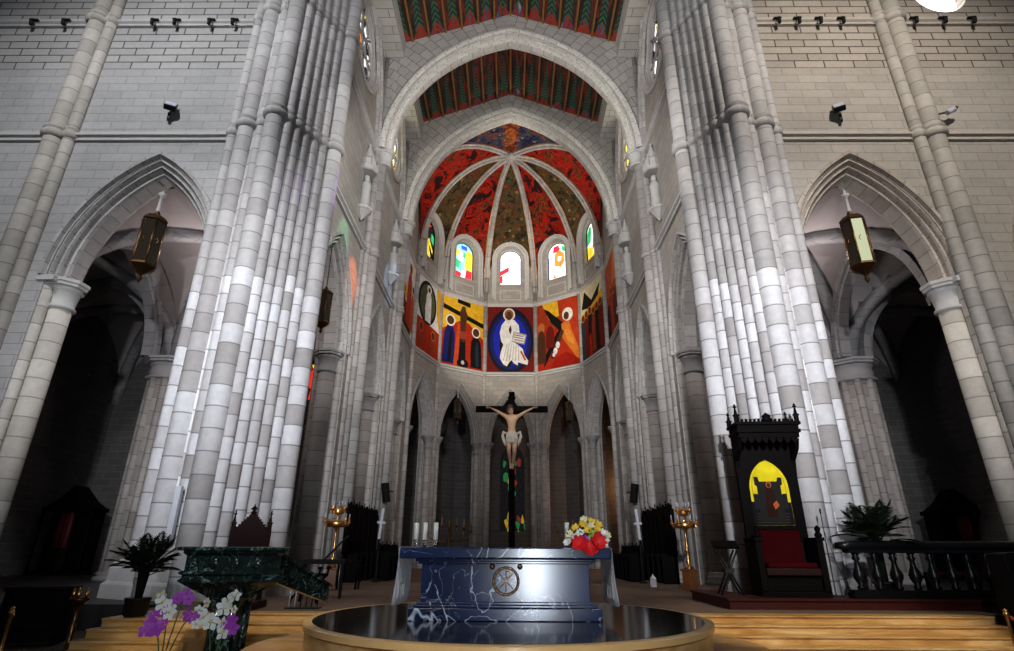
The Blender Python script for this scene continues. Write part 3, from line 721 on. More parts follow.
GP = {0: (gD, [(gY, [(-.9, 2.4), (.1, 0), (.7, 0), (-.5, 2.6)]), (gY, [(-.2, 1.9), (.8, .9), (.8, 1.3), (0, 2.2)]), (gR, [(-.9, 2.75), (-.2, 3.2), (.4, 3.5), (-.5, 3.6)]), (gG, [(.3, 2.2), (.9, 1.8), (.9, 2.7), (.4, 2.9)]), (gB, [(-.9, .2), (-.4, .1), (-.6, .9), (-.9, 1.2)])]),
      1: (gC, [(gY, [(.1, 1.2), (.95, 1.0), (.95, 2.9), (.35, 3.3)]), (gW, [(-.6, 1.9), (0, 1.8), (.1, 2.6), (-.4, 2.9)]), (gR, [(.2, .1), (.95, .1), (.95, 1.0), (.35, 1.1)]), (gR, [(-.95, .1), (-.3, .1), (-.15, .6), (-.95, .8)]), (gG, [(-.95, 1.2), (-.5, 1.0), (-.35, 1.8), (-.95, 2.0)]), (gWw, [(-.2, .2), (.2, .1), (.3, 1.0), (-.2, .95)]), (gB, [(-.2, 3.1), (.4, 3.05), (.3, 3.5), (-.3, 3.5)]), (gG, [(-.1, 2.3), (.2, 2.2), (.25, 2.7), (-.05, 2.8)]), (gY, [(-.85, 2.3), (-.5, 2.4), (-.5, 3.1), (-.85, 2.8)]), (gB, [(-1, .0), (1, .0), (1, .1), (-1, .1)])]),
      2: (gW, [(gR, [(-1, 1.05), (-.15, 1.55), (-.15, 2.05), (-1, 1.55)]), (gR, [(-1, .3), (-.75, .3), (-.75, 1.15), (-1, 1.0)]), (gC, [(-1, -.03), (1, -.03), (1, .1), (-1, .1)]), (gB, [(.93, .1), (1.01, .1), (1.01, 2.7), (.93, 2.7)]), (gB, [(-1.01, 1.6), (-.94, 1.65), (-.94, 2.8), (-1.01, 2.75)]), (gG, [(-.6, .0), (.6, .0), (.6, .07), (-.6, .07)]), ((1, .7, .72, 1.2), [(-.75, .5), (-.1, .85), (-.1, 1.1), (-.75, .75)])]),
      3: (gW, [(gO, [(-.35, 1.5), (.3, 1.2), (.75, 1.7), (.7, 2.6), (.2, 3.0), (-.3, 2.7)]), (gR, [(-.5, 2.9), (.0, 2.85), (.3, 3.1), (.1, 3.6), (-.4, 3.5)]), (gWw, [(0, 1.9), (.35, 1.8), (.4, 2.3), (.05, 2.4)]), (gG, [(.4, 3.0), (.9, 2.6), (.95, 3.0), (.5, 3.5)]), (gO, [(-.6, .3), (-.2, .2), (-.3, .7)]), (gG, [(-1, -.03), (.9, -.03), (.9, .1), (-1, .1)]), (gB, [(-1, .1), (-.92, .1), (-.92, 2.5), (-1, 2.5)])]),
      4: (gWw, [(gG, [(-1, 1.8), (-.3, 2.0), (.0, 3.3), (-.5, 3.5), (-1, 2.9)]), (gM, [(.3, 1.3), (1, 1.6), (1, 3.0), (.5, 3.3)]), (gR, [(-.1, 1.0), (.3, 1.2), (.5, 2.2), (.2, 2.3)]), (gY, [(-1, .05), (.4, .05), (-.1, 1.3), (-1, 1.7)]), (gO, [(.4, .05), (1, .05), (1, .9), (.3, .6)])])}
GL = {0: ('window_12', [DK, Y_, BL, DK, GR, Y_], 1.2, 3.), 1: ('window_1', [CY, Y_, W, RD, GR, CY, Y_], 2.2, 1.), 2: ('window_2', [W, W, W, (.6, .9, 1), W, W, W], 3.0, 8.), 3: ('window_3', [W, W, OR, W, GR, (1, .6, .2), W], 2.6, 4.), 4: ('window_13', [Y_, W, W, GR, MG, Y_], 2.2, 6.)}
WL = {0: 'dark stained window with yellow streak at the left of the apse', 1: 'cyan and yellow stained window left of the apse centre', 2: 'white stained central apse window above the white-robed figure mural', 3: 'white and orange stained window right of the apse centre', 4: 'yellow and white stained window at the right of the apse'}
for i in range(5):
    P0, P1 = av(VA[i]), av(VA[i+1])
    fr = Frame(P0, P1); 
    mid = ((P0[0]+P1[0])/2-AC[0], (P0[1]+P1[1])/2-AC[1]); fr.n = Vector((-mid[0], -mid[1], 0)).normalized()
    h2 = fr.L/2
    wall_panel(ap, fr, 0, fr.L, 0, ZS, 1.2, [arch_op(h2, 1.98, ZC, 4.6, 0)], uvoff=i*5)
    lun = arch_fn(h2, h2+.02, 24.2, 5.9)
    wo = dict(uc=h2, a=1.0, lo=lambda u: 25.0, hi=(lambda u, h2=h2: 27.75+math.sqrt(max(0, 1.0-(u-h2)**2))))
    wall_panel(apc, fr, 0, fr.L, ZS, 30.2, .9, [wo], uvoff=i*5)
    aparch.append(fr)
A_ = struct(ap.build('wall_apse', MT['wall_fine']), 'apse wall with five pointed arches')
struct(apc.build('wall_apse_clerestory', MT['wall_fine']), 'apse upper wall behind the murals and windows')
for i, fr in enumerate(aparch):
    h2 = fr.L/2
    m_ = MB(); arch_sweep(m_, fr, h2, 1.98, 4.6, ZC, [(r*.8, d*.8) for r, d in ARCHP], sid0=nsid()); m_.build('arch_moulding', MT['vous'], A_)
    for sg in (-1, 1):
        c = MB(); q = fr.p(h2+sg*1.90, .30, 0); capital(c, q.x, q.y, ZC, .23, .52); c.build('capital', MT['cap_dark'], A_)
        c = MB(); shaft(c, q.x, q.y, FL, ZC-.9, .23, nsid(), 14)
        q2 = fr.p(h2+sg*1.95, .85, 0); shaft(c, q2.x, q2.y, FL, ZC-.2, .16, nsid(), 10)
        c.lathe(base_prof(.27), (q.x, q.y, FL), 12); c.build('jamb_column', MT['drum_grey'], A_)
    # window glass + frame
    nm_, pal, st, sd = GL[i]
    g = MB(); poly = [(h2-1.02, 24.95), (h2+1.02, 24.95)]+[(h2+1.02*math.cos(PI*k/16), 27.75+1.02*math.sin(PI*k/16)) for k in range(17)]
    g.face([fr.p(u, .38, z) for u, z in poly], [(u-h2, z-25) for u, z in poly]); gm = [gl_col(GP[i][0])]
    for q, (cl, pl) in enumerate(GP[i][1]):
        gm.append(gl_col(cl)); g.face([fr.p(h2+u, .376-.003*q, 25+z) for u, z in pl], None, q+1)
    for (ua, za, ub, zb) in LEAD:
        a_, b2 = fr.p(h2+ua, .32, 25+za), fr.p(h2+ub, .32, 25+zb); g.tube([a_, b2], .012, 4, len(gm))
    gm.append(MT['iron'])
    gw = struct(g.build(nm_, gm, merge=False), WL[i])
    c = MB()
    arcp = [(h2-1.02, 24.98)]+[(h2+1.02*math.cos(PI-PI*k/16), 27.75+1.02*math.sin(PI*k/16)) for k in range(17)]+[(h2+1.02, 24.98), (h2-1.02, 24.98)]
    c.tube([fr.p(u, .34, z) for u, z in arcp], .07, 6); c.build('window_frame', MT['iron'], gw)
    # moulded surround round the window: a raised arched band
    m_ = MB(); outer = [(h2-1.75, 23.4)]+[(h2+1.75*math.cos(PI-PI*k/16), 27.5+1.9*math.sin(PI*k/16)) for k in range(17)]+[(h2+1.75, 23.4)]
    inn = [(h2-1.55, 23.4)]+[(h2+1.55*math.cos(PI-PI*k/16), 27.5+1.7*math.sin(PI*k/16)) for k in range(17)]+[(h2+1.55, 23.4)]
    rows = [[fr.p(u, 0, z) for u, z in outer], [fr.p(u, -.34, z) for u, z in outer], [fr.p(u, -.34, z) for u, z in inn], [fr.p(u, -.2, z-.06) for u, z in inn], [fr.p(h2+(u-h2)*.86, -.2, z-.12) for u, z in inn], [fr.p(h2+(u-h2)*.86, 0, z-.12) for u, z in inn]]
    m_.grid(rows, None, 0, False); m_.build('window_surround', MT['cap'], gw)
    # strings
    for z, dep in ((ZS, .26), (22.9, .16)):
        c = MB(); prof = [(0, -.25), (dep*.5, -.22), (dep*.5, -.10), (dep, -.04), (dep, .08), (dep*.4, .12), (0, .2)]
        c.grid([[fr.p(-.05, -d, z+h) for d, h in prof], [fr.p(fr.L+.05, -d, z+h) for d, h in prof]], None, 0, False); c.build('string_course', MT['cap'], A_)
    # recessed-looking panel under the window
    c = MB()
    for (ua, ub, za, zb) in ((-1.0, 1.0, 23.35, 23.45), (-1.0, 1.0, 24.3, 24.4), (-1.0, -.9, 23.45, 24.3), (.9, 1.0, 23.45, 24.3)):
        q = [fr.p(h2+ua, 0, za), fr.p(h2+ub, 0, za), fr.p(h2+ub, 0, zb), fr.p(h2+ua, 0, zb)]; q2 = [p+fr.n*.05 for p in q]
        c.face(q2)
        for k in range(4): c.face([q[k], q[(k+1) % 4], q2[(k+1) % 4], q2[k]])
    c.build('panel_frame', MT['cap'], A_)
# apse corner colonnettes (run from floor to the vault)
for k in VA:
    x, y = av(k, AR-.05)
    s = MB(); shaft(s, x, y, FL, 24.4, .17, nsid(), 12)
    for z in (ZS, 22.9): collar(s, x, y, z, .17)
    d = Vector((AC[0]-x, AC[1]-y, 0)).normalized()
    t_ = Vector((-d.y, d.x, 0))
    s.build('vault_shaft', MT['drum_grey'], A_)

# vault
BOSS = Vector((0, 39.6, 33.75)); ZV = 24.2
def rib_pt(k, s_):
    """s_=0 at the boss, 1 at the springing"""
    if isinstance(k, tuple): P = k
    else: P = av(k, AR-.05)
    x = BOSS.x+(P[0]-BOSS.x)*s_; y = BOSS.y+(P[1]-BOSS.y)*s_
    z = ZV+(BOSS.z-ZV)*math.sqrt(max(0, 1-s_**2.1))
    return Vector((x, y, z))
DIAG = {-1: (-7.2, 33.9), 1: (7.2, 33.9)}
order = [DIAG[-1]]+VA+[DIAG[1]]
cells = [('vred', 0), ('vdark', 1), ('vred', 2), ('vdark', 3), ('vred', 4), ('vdark', 5), ('vred', 6)]
vault = None
for ci, (mt, i) in enumerate(cells):
    a, b_ = order[i], order[i+1]; mb = MB(); rows = []
    sv = [.0, .1, .2, .3, .4, .5, .6, .7, .78, .85, .9, .94, .97, .985, 1.0]
    for s_ in sv:
        row = []
        for j in range(13):
            wq = j/12; pa, pb = rib_pt(a, s_), rib_pt(b_, s_); p = pa.lerp(pb, wq)
            Rr, c = pointed(1, 2.0); lift = math.sqrt(max(0, Rr*Rr-(c+abs(2*wq-1))**2))/2.0
            zmax = 33.6-3.9*s_**2
            p.z = max(p.z, p.z+(zmax-p.z)*lift*min(1, s_**3*1.2)) if s_ > 0 else p.z
            row.append(p)
        rows.append(row)
    mb.grid(rows, None, 0, True)
    o = struct(mb.build('ceiling_apse_web', MT[mt]), 'painted web of the apse vault')
    if vault is None: vault = o
# front cell (blue) between the diagonal ribs and the far arch
mb = MB(); rows = []
for s_ in (0, .15, .3, .45, .6, .75, .9, 1.0):
    pa, pb = rib_pt(DIAG[-1], s_), rib_pt(DIAG[1], s_); row = []
    for j in range(17):
        wq = j/16; p = pa.lerp(pb, wq); lift = 1-(2*wq-1)**2; p.z += (33.7-p.z)*lift*.98; row.append(p)
    rows.append(row)
mb.grid(rows, None, 0, True); struct(mb.build('ceiling_apse_front', MT['vblue']), 'blue and orange painted front web of the apse vault')
for k in order:
    m_ = MB(); path = [rib_pt(k, t/20)-Vector((0, 0, .12)) for t in range(21)]
    rows, uvs = [], []
    sd = nsid()
    for q, p in enumerate(path):
        d = (path[min(q+1, 20)]-path[max(q-1, 0)]).normalized(); hor = d.cross(Vector((0, 0, 1)))
        if hor.length < .05: hor = Vector((0, 1, 0)).cross(d)
        hor.normalize(); up = hor.cross(d).normalized()
        prof = [(-.22, .12), (-.22, -.08), (-.12, -.14), (-.10, -.30), (.10, -.30), (.12, -.14), (.22, -.08), (.22, .12)]
        rows.append([p+hor*x+up*z for x, z in prof]); uvs.append([(sd+.5, q*.55)]*8)
    m_.grid(rows, uvs, 0, False); m_.build('rib', MT['vous'], vault)
    g = MB()
    for sg in (-.25, .25):
        pts_ = []
        for q, p in enumerate(path[2:]):
            d = (path[min(q+3, 20)]-path[q+1]).normalized(); hor = d.cross(Vector((0, 0, 1))); hor = hor.normalized() if hor.length > .05 else Vector((1, 0, 0))
            pts_.append(p+hor*sg-Vector((0, 0, .02)))
        g.tube(pts_, .035, 5)
    g.build('gilt_rib_edge', MT['brass'], vault)
m_ = MB(); m_.lathe([(.02, -.75), (.2, -.7), (.28, -.6), (.45, -.55), (.55, -.4), (.55, -.1), (.3, .1)], tuple(BOSS), 14); m_.build('boss', MT['vous'], vault)

# ------------------------------------------------------------------ murals (flat painted panels)
def ell(cx, cz, rx, rz, n=22, a0=0, a1=2*PI): return [(cx+rx*math.cos(a0+(a1-a0)*k/n), cz+rz*math.sin(a0+(a1-a0)*k/n)) for k in range(n)]
def robe(cx, z0, z1, w, lean=0.):
    h = z1-z0; return [(cx-w*.5, z0), (cx+w*.5, z0), (cx+w*.52+lean*.4, z0+h*.4), (cx+w*.46+lean*.8, z0+h*.8), (cx+w*.2+lean, z1), (cx-w*.2+lean, z1), (cx-w*.46+lean*.8, z0+h*.8), (cx-w*.52+lean*.4, z0+h*.4)]
HALO = (.78, .70, .62); FACE = (.10, .045, .025); BLK = (.012, .010, .012); NAVY = (.015, .02, .13); YEL = (.72, .43, .03); RED = (.42, .035, .012); DRED = (.16, .014, .010); ORG = (.62, .19, .03); WHT = (.80, .77, .72); BRN = (.09, .035, .015); GRN = (.06, .09, .05)
def saint(S, cx, z0, z1, w, col, halo=HALO, lean=0., hr=.052, stripe=None):
    zt = z1-.12; S.append((col, robe(cx, z0, zt, w, lean)))
    if stripe: S.append((stripe, robe(cx+w*.1, z0+.02, zt-.08, w*.3, lean)))
    if halo: S.append((halo, ell(cx+lean, zt+.06, hr*1.55, hr*1.55*ASP))); S.append((BRN, ell(cx+lean, zt+.06, hr*1.15, hr*1.15*ASP)))
    S.append((FACE, ell(cx+lean, zt+.05, hr*.7, hr*.85*ASP)))
ASP = .75
def poly(*p): return list(p)
def mural(fr, u0, u1, z0, z1, bg, shapes, label, group='painted panels round the apse'):
    t_ = MB(); mats = []; idx = {}
    def mi(c):
        m = paint(c)
        if m.name not in idx: idx[m.name] = len(mats); mats.append(m)
        return idx[m.name]
    def P(u, v, d): return fr.p(u0+(u1-u0)*u, -d, z0+(z1-z0)*v)
    d = .06
    q = [(0, 0), (1, 0), (1, 1), (0, 1)]
    t_.face([P(u, v, d) for u, v in q], None, mi(bg))
    for k in range(4):
        a, b_ = q[k], q[(k+1) % 4]; t_.face([P(*a, 0), P(*b_, 0), P(*b_, d), P(*a, d)], None, mi(bg))
    for col, pl in shapes:
        d += .0035
        pl = [(min(1, max(0, u)), min(1, max(0, v))) for u, v in pl]
        t_.face([P(u, v, d) for u, v in pl], None, mi(col))
    o = t_.build('mural', mats, merge=False); tag(o, label, 'mural', group); return o
def pane(i): 
    fr = aparch[i]; return fr, .22, fr.L-.22, 16.42, 22.75
# centre: white-robed seated figure on a blue disc
S = []
S += [((.012, .012, .03), ell(.5, .47, .5, .5, 40)), (NAVY, ell(.5, .46, .44, .43, 40)), ((.02, .03, .42), ell(.5, .46, .37, .37, 40))]
S += [(BLK, ell(.44, .42, .17, .36, 26))]
S += [(WHT, poly((.30, .30), (.27, .20), (.36, .10), (.43, .08), (.47, .13), (.52, .17), (.58, .12), (.66, .09), (.66, .14), (.75, .12), (.86, .10), (.88, .16), (.80, .24), (.76, .34), (.66, .40), (.56, .44), (.36, .42)))]
S += [(WHT, poly((.30, .46), (.27, .58), (.31, .70), (.40, .78), (.58, .78), (.68, .70), (.70, .56), (.62, .46), (.60, .38), (.36, .38)))]
for q in range(6): S.append(((.45, .40, .36), poly((.34+.065*q, .16), (.36+.065*q, .16), (.43+.05*q, .40), (.42+.05*q, .40))))
S += [((.5, .12, .05), poly((.70, .30), (.74, .31), (.84, .17), (.80, .16))), ((.40, .37, .33), poly((.52, .44), (.80, .40), (.85, .55), (.57, .60))), (WHT, poly((.54, .46), (.78, .42), (.82, .53), (.59, .57)))]
for q in range(3): S.append((BRN, poly((.57, .475+.035*q), (.78, .445+.035*q), (.785, .455+.035*q), (.575, .487+.035*q))))
S += [(HALO, ell(.47, .86, .13, .10)), ((.30, .13, .05), ell(.47, .86, .10, .08)), (FACE, ell(.47, .84, .065, .07)), (BRN, poly((.46, .62), (.50, .70), (.53, .62), (.50, .55)))]
mural(*pane(2), DRED, S, 'central mural of a seated white-robed figure on a deep blue disc')
# left of centre: crucifixion on yellow and red
S = [(RED, poly((0, 0), (1, 0), (1, .46), (.62, .66), (.40, .66), (0, .50)))]
S += [((.55, .08, .02), poly((.28, 0), (.44, 0), (.44, .62), (.36, .62))), (BLK, poly((.40, .02), (.58, .02), (.54, .86), (.44, .86))), (BLK, poly((.0, .80), (.0, .87), (1., .70), (1., .63))), (BLK, poly((.34, .99), (.34, .93), (.66, .90), (.66, .97))),
      (BRN, poly((.44, .86), (.40, .80), (.42, .62), (.46, .36), (.54, .36), (.56, .62), (.60, .77), (.54, .84))), (FACE, ell(.49, .85, .055, .05)), ((.30, .06, .03), poly((.41, .40), (.57, .40), (.58, .52), (.42, .52)))]
saint(S, .15, .02, .70, .27, NAVY, HALO, .03, .075, BLK); saint(S, .83, .02, .60, .26, BLK, HALO, -.02, .07, (.02, .04, .06)); 
S += [(BLK, ell(.5, .05, .14, .07)), ((.5, .45, .4), ell(.5, .06, .04, .03))]
mural(*pane(1), YEL, S, 'mural of a dark cross between two haloed figures on yellow and red')
# right of centre: descent, orange and red
S = [(RED, poly((0, 0), (1, 0), (1, .45), (.7, .6), (.3, .55), (0, .8))), ((.45, .05, .015), poly((.5, 1), (1, .95), (1, .25), (.55, .45), (.62, .8))), (YEL, poly((.12, 1), (.52, .98), (.55, .75), (.3, .72))),
     (BLK, poly((.16, .92), (.30, .86), (.66, .62), (.58, .50), (.34, .68))), (BLK, poly((.66, .62), (.56, .46), (.22, .10), (.14, .02), (.2, .22), (.48, .5))), (ORG, poly((.60, .62), (.78, .66), (.84, .50), (1, .2), (1, .02), (.80, .22), (.62, .40))),
     ((.70, .28, .05), poly((.66, .52), (.78, .52), (.92, .26), (.74, .34))), (BRN, poly((.30, .16), (.40, .12), (.66, .50), (.60, .55))), (WHT, ell(.50, .32, .05, .05)), (WHT, ell(.44, .24, .05, .05)), (WHT, ell(.40, .19, .035, .03)),
     ((.5, .16, .05), ell(.10, .62, .09, .08)), (BRN, robe(.10, .1, .58, .2)), (DRED, robe(.32, .30, .62, .2)), (HALO, ell(.76, .74, .13, .10)), (FACE, ell(.73, .72, .065, .06)), ((.32, .015, .008), poly((.3, 0), (1, 0), (1, .06), (.7, .2), (.45, .14)))]
mural(*pane(3), (.35, .05, .015), S, 'mural of an orange-robed haloed figure bending below a black diagonal on red')
# left side: rising white figure
S = [(RED, poly((0, 0), (1, 0), (1, .38), (0, .42))), (YEL, poly((.8, 1), (1, 1), (1, .4), (.85, .6))), (BLK, ell(.42, .68, .40, .30, 26)), ((.10, .12, .06), ell(.42, .68, .33, .25, 26)), (WHT, robe(.46, .42, .86, .24)), (HALO, ell(.46, .88, .10, .06)), (FACE, ell(.46, .87, .05, .035)), (WHT, poly((.3, .56), (.38, .78), (.44, .6)))]
saint(S, .2, .05, .36, .26, (.30, .05, .02), (.55, .12, .04), 0, .06); saint(S, .72, .02, .34, .28, (.36, .05, .015), (.6, .2, .06), 0, .06)
mural(*pane(0), WHT, S, 'narrow mural of a white figure rising in a dark oval above red figures')
# right side: crowd under a pale sky
S = [(YEL, poly((0, .62), (1, .80), (1, .66), (0, .52))), (BLK, poly((.2, .95), (.5, .75), (.9, .9), (.8, .74), (.4, .66), (.05, .72))), (BRN, poly((0, 0), (1, 0), (1, .66), (.6, .64), (0, .54)))]
for q, cc in enumerate(((.02, .05, .05), DRED, BLK, (.28, .05, .02), BLK, DRED)): saint(S, .1+.16*q, .02+.02*(q % 2), .64+.02*(q % 3), .19, cc, ORG, 0, .05)
S += [(RED, poly((.36, .0), (.5, 0), (.46, .3), (.38, .26)))]
mural(*pane(4), (.70, .64, .42), S, 'narrow mural of dark crowded figures under a pale yellow sky')
for s in (-1, 1):
    fr = Frame((s*XW, 33.9), (s*XW, 40.0)); fr.n = Vector((-s, 0, 0))
    S = []
    if s < 0:
        S = [((.55, .62, .72), poly((0, .45), (.45, .5), (.55, 1), (0, 1))), (YEL, poly((0, .3), (.5, .38), (.5, .55), (0, .5))), (BLK, poly((0, 0), (.9, 0), (.8, .3), (.2, .36), (0, .3)))]
        saint(S, .65, .1, .9, .3, RED, ORG, 0, .06); saint(S, .3, .04, .5, .28, DRED, YEL, 0, .05); saint(S, .88, .1, .7, .22, (.5, .1, .03), HALO, 0, .05)
        mural(fr, .25, 5.85, 16.42, 22.6, (.75, .72, .66), S, 'mural on the left side wall with red figures under a pale blue sky')
    else:
        S = [(ORG, poly((0, .55), (.6, .62), (.4, 1), (0, 1)))]
        for q in range(5): saint(S, .1+.19*q, .02, .56+.05*(q % 2), .24, (BLK, DRED, BRN, RED, BLK)[q], ORG, 0, .045)
        mural(fr, .25, 5.85, 16.42, 22.6, (.45, .08, .02), S, 'mural on the right side wall with dark figures below an orange glow')

# ------------------------------------------------------------------ ambulatory shell behind the apse
PTS = [(-16.4, 34.4), (-14, 45), (-5.2, 54), (5.2, 54), (14, 45), (16.4, 34.4)]
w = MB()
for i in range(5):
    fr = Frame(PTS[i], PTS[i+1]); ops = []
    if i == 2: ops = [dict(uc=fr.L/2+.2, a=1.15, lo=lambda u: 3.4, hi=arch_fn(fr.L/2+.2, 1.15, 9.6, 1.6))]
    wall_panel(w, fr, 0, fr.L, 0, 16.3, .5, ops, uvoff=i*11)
struct(w.build('wall_ambulatory', MT['wall_shade']), 'dim outer wall of the ambulatory')
g = MB(); poly_ = [(-1.2, 3.3), (1.2, 3.3)]+[(x, 9.6+z) for x, z in arch_pts(1.2, 1.7, 0, 8)[::-1]]
g.face([(x+.2, 54.2, z) for x, z in poly_], [(x, z) for x, z in poly_]); struct(g.build('window_14', glass_mat('dim_chapel_glass', [DK, DK, DK, (.02, .2, .06), DK, DK, (.5, .35, .02), DK, DK, DK, (.2, .03, .02), DK, DK, DK], .5, (2.6, 1.5), .06, 3.)), 'dim stained window seen behind the crucifix')
w = MB(); tops = [Vector((x, y, 16.25)) for x, y in PTS]
inn = [Vector((*av(k, AR+.2), 16.25)) for k in VA]
w.grid([inn, tops], None, 0, False); struct(w.build('ceiling_ambulatory', MT['web']), 'ambulatory ceiling')
# warm-lit side chapel pillar glimpsed on the right
t = thing('chapel_pillar', 'warm orange-lit pillar glimpsed through the right apse arches', 'pillar', (7.0, 49.2, FL))
q = MB(); q.lathe([(.62, 0), (.62, 9.4)], (0, 0, 0), 18, sid=nsid()); q.build('drum_column', MT['drum_warm'], t)
q = MB(); capital(q, 0, 0, 10.2, .62, .9); q.build('capital', MT['cap'], t)
q = MB(); q.lathe(base_prof(.62), (0, 0, 0), 14); q.build('base', MT['cap'], t)


# ------------------------------------------------------------------ altar platform
def disc_poly(r, n=96): return [(r*math.cos(2*PI*k/n), r*math.sin(2*PI*k/n)) for k in range(n)]
t = thing('altar_platform', 'round stepped altar platform with polished black top and golden marble edge', 'platform', (.02, 9.98, 0))
q = MB(); q.lathe([(3.91, 0), (3.91, .36), (3.95, .37), (3.95, .40)], (0, 0, 0), 96, smooth=False); q.build('lower_step', MT['gold'], t)
q = MB(); q.lathe([(3.06, .40), (3.06, .69), (3.02, .70), (3.02, .715)], (0, 0, 0), 96, smooth=False); q.build('riser', MT['gold'], t)
q = MB(); q.lathe([(3.0, .7155), (3.1, .7155), (3.1, .785), (3.07, .797), (2.98, .797)], (0, 0, 0), 96, smooth=False); q.build('edge_band', MT['goldedge'], t)
q = MB(); q.lathe([(2.975, .72), (2.975, .80)], (0, 0, 0), 96, smooth=False); q.build('top', MT['platform'], t)

# ------------------------------------------------------------------ altar
def bevelled(o, w=.012, seg=2):
    b_ = o.modifiers.new('bevel', 'BEVEL'); b_.width = w; b_.segments = seg; b_.limit_method = 'ANGLE'; return o
t = thing('altar', 'blue-black veined marble altar table with a round gilded emblem on its front', 'altar', (-.02, 9.7, .80))
q = MB(); q.box(-1.42, 1.42, -.58, .58, 0, .17); q.box(-1.36, 1.36, -.53, .53, .17, .21); bevelled(q.build('plinth', MT['altar'], t))
q = MB(); q.box(-1.27, 1.27, -.46, .46, .21, .80); q.box(-1.32, 1.32, -.50, .50, .205, .25); q.box(-1.32, 1.32, -.5, .5, .765, .81)
q.box(-1.36, 1.36, -.54, .54, .80, .84); bevelled(q.build('body', MT['altar'], t))
q = MB(); q.box(-1.59, 1.59, -.64, .64, .84, 1.0); bevelled(q.build('mensa', MT['altar'], t), .02)
e = MB(); MXE = Matrix.Translation((.01, -.47, .53)) @ Matrix.Rotation(PI/2, 4, 'X')
e.lathe([(.205, 0), (.205, .022), (.195, .035), (.175, .035), (.165, .02), (.165, 0)], (0, 0, 0), 36, M=MXE)
eo = e.build('emblem_ring', MT['darkbrass'], t)
st = MB()
for k in range(16):
    a = k*PI/8; st.ball(tuple(MXE @ Vector((.185*math.cos(a), .185*math.sin(a), .036))), .011, 6)
st.build('bead', MT['goldedge'], eo)
e = MB(); e.lathe([(.163, .0), (.163, .008)], (0, 0, 0), 30, M=MXE); e.build('emblem_disc', MT['altar'], t)
e = MB()
for a in (45, 135): 
    d = Vector((math.cos(R(a)), math.sin(R(a)), 0))*.15; e.tube([MXE @ (d+Vector((0, 0, .014))), MXE @ (-d+Vector((0, 0, .014)))], .007, 6)
e.tube([MXE @ Vector((0, -.15, .014)), MXE @ Vector((0, .15, .014))], .008, 6)
e.tube([MXE @ Vector((.0, .14, .014)), MXE @ Vector((.05, .13, .014)), MXE @ Vector((.065, .095, .014)), MXE @ Vector((.05, .06, .014)), MXE @ Vector((0, .05, .014))], .008, 6)
e.build('christogram', MT['brass'], t)
for sx in (-.21, .21):
    e = MB(); e.lathe([(.001, .02), (.03, .018), (.042, 0)][::-1], (sx, .20, 0), 14, M=MXE); e.build('stud', MT['darkbrass'], t)
for s in (-1, 1):
    # sheet over the end of the table: lies on top, drops over the edge in soft folds, flares at the hem
    q = MB(); rows = []
    prof = [(1.30, 1.004), (1.45, 1.004), (1.575, 1.005), (1.598, .998), (1.604, .97), (1.604, .85), (1.605, .70), (1.615, .5), (1.63, .34), (1.645, .20)]
    for i, (x, z) in enumerate(prof):
        row = []
        for j in range(49):
            yy = -.60+1.2*j/48; fold = (max(0, .98-z)**.8)*.035*math.sin(j*1.05+.6*math.sin(j*.4)); row.append(Vector((s*(x+fold+.004*(z < .99)), yy*(1+.04*max(0, .9-z)), z+(0.012*math.sin(j*.7) if i == len(prof)-1 else 0))))
        rows.append(row)
    q.grid(rows, None, 0, True)
    o = q.build('altar_cloth', MT['whitecloth'], None, (-.02, 9.7, .8)); sd = o.modifiers.new('thick', 'SOLIDIFY'); sd.thickness = .004; sd.offset = 1 if s > 0 else -1
    tag(o, 'white linen cloth hanging over the %s of the altar' % ('left end, below the three candles' if s < 0 else 'right end, below the flowers'), 'altar cloth')
    q = MB()
    for zz in (.48, .56): q.box(s*1.598-.003, s*1.598+.003, -.42, -.05, zz, zz+.02)
    for yy in (-.52, -.3, -.02): q.box(s*1.598-.003, s*1.598+.003, yy, yy+.018, .3, .84)
    q.build('woven_band', MT['whitewax'], o)
def candle(x, y, z, h, label):
    t = thing('altar_candle', label, 'candle', (x, y, z), 0, None)
    q = MB(); q.lathe([(.055, 0), (.058, .008), (.03, .02), (.022, .04), (.03, .055), (.022, .07), (.04, .09), (.045, .11)], (0, 0, 0), 16); q.build('holder', MT['glassclear'], t)
    q = MB(); q.lathe([(.038, .111), (.038, .11+h-.01), (.034, .11+h), (.008, .11+h-.004)], (0, 0, 0), 16); q.build('wax', MT['whitewax'], t)
    q = MB(); q.tube([(0, 0, .1+h), (.002, 0, .13+h)], .003, 5); q.build('wick', MT['black'], t)
    return t
for x, y, h, lb in ((-1.44, 9.45, .25, 'white candle nearest the left end of the altar'), (-1.31, 9.52, .26, 'middle white candle of the three on the altar'), (-1.13, 9.45, .255, 'white candle of the three standing closest to the altar centre'), (.96, 9.55, .27, 'lone white candle beside the flower arrangement on the altar')):
    candle(x, y, 1.80, h, lb)
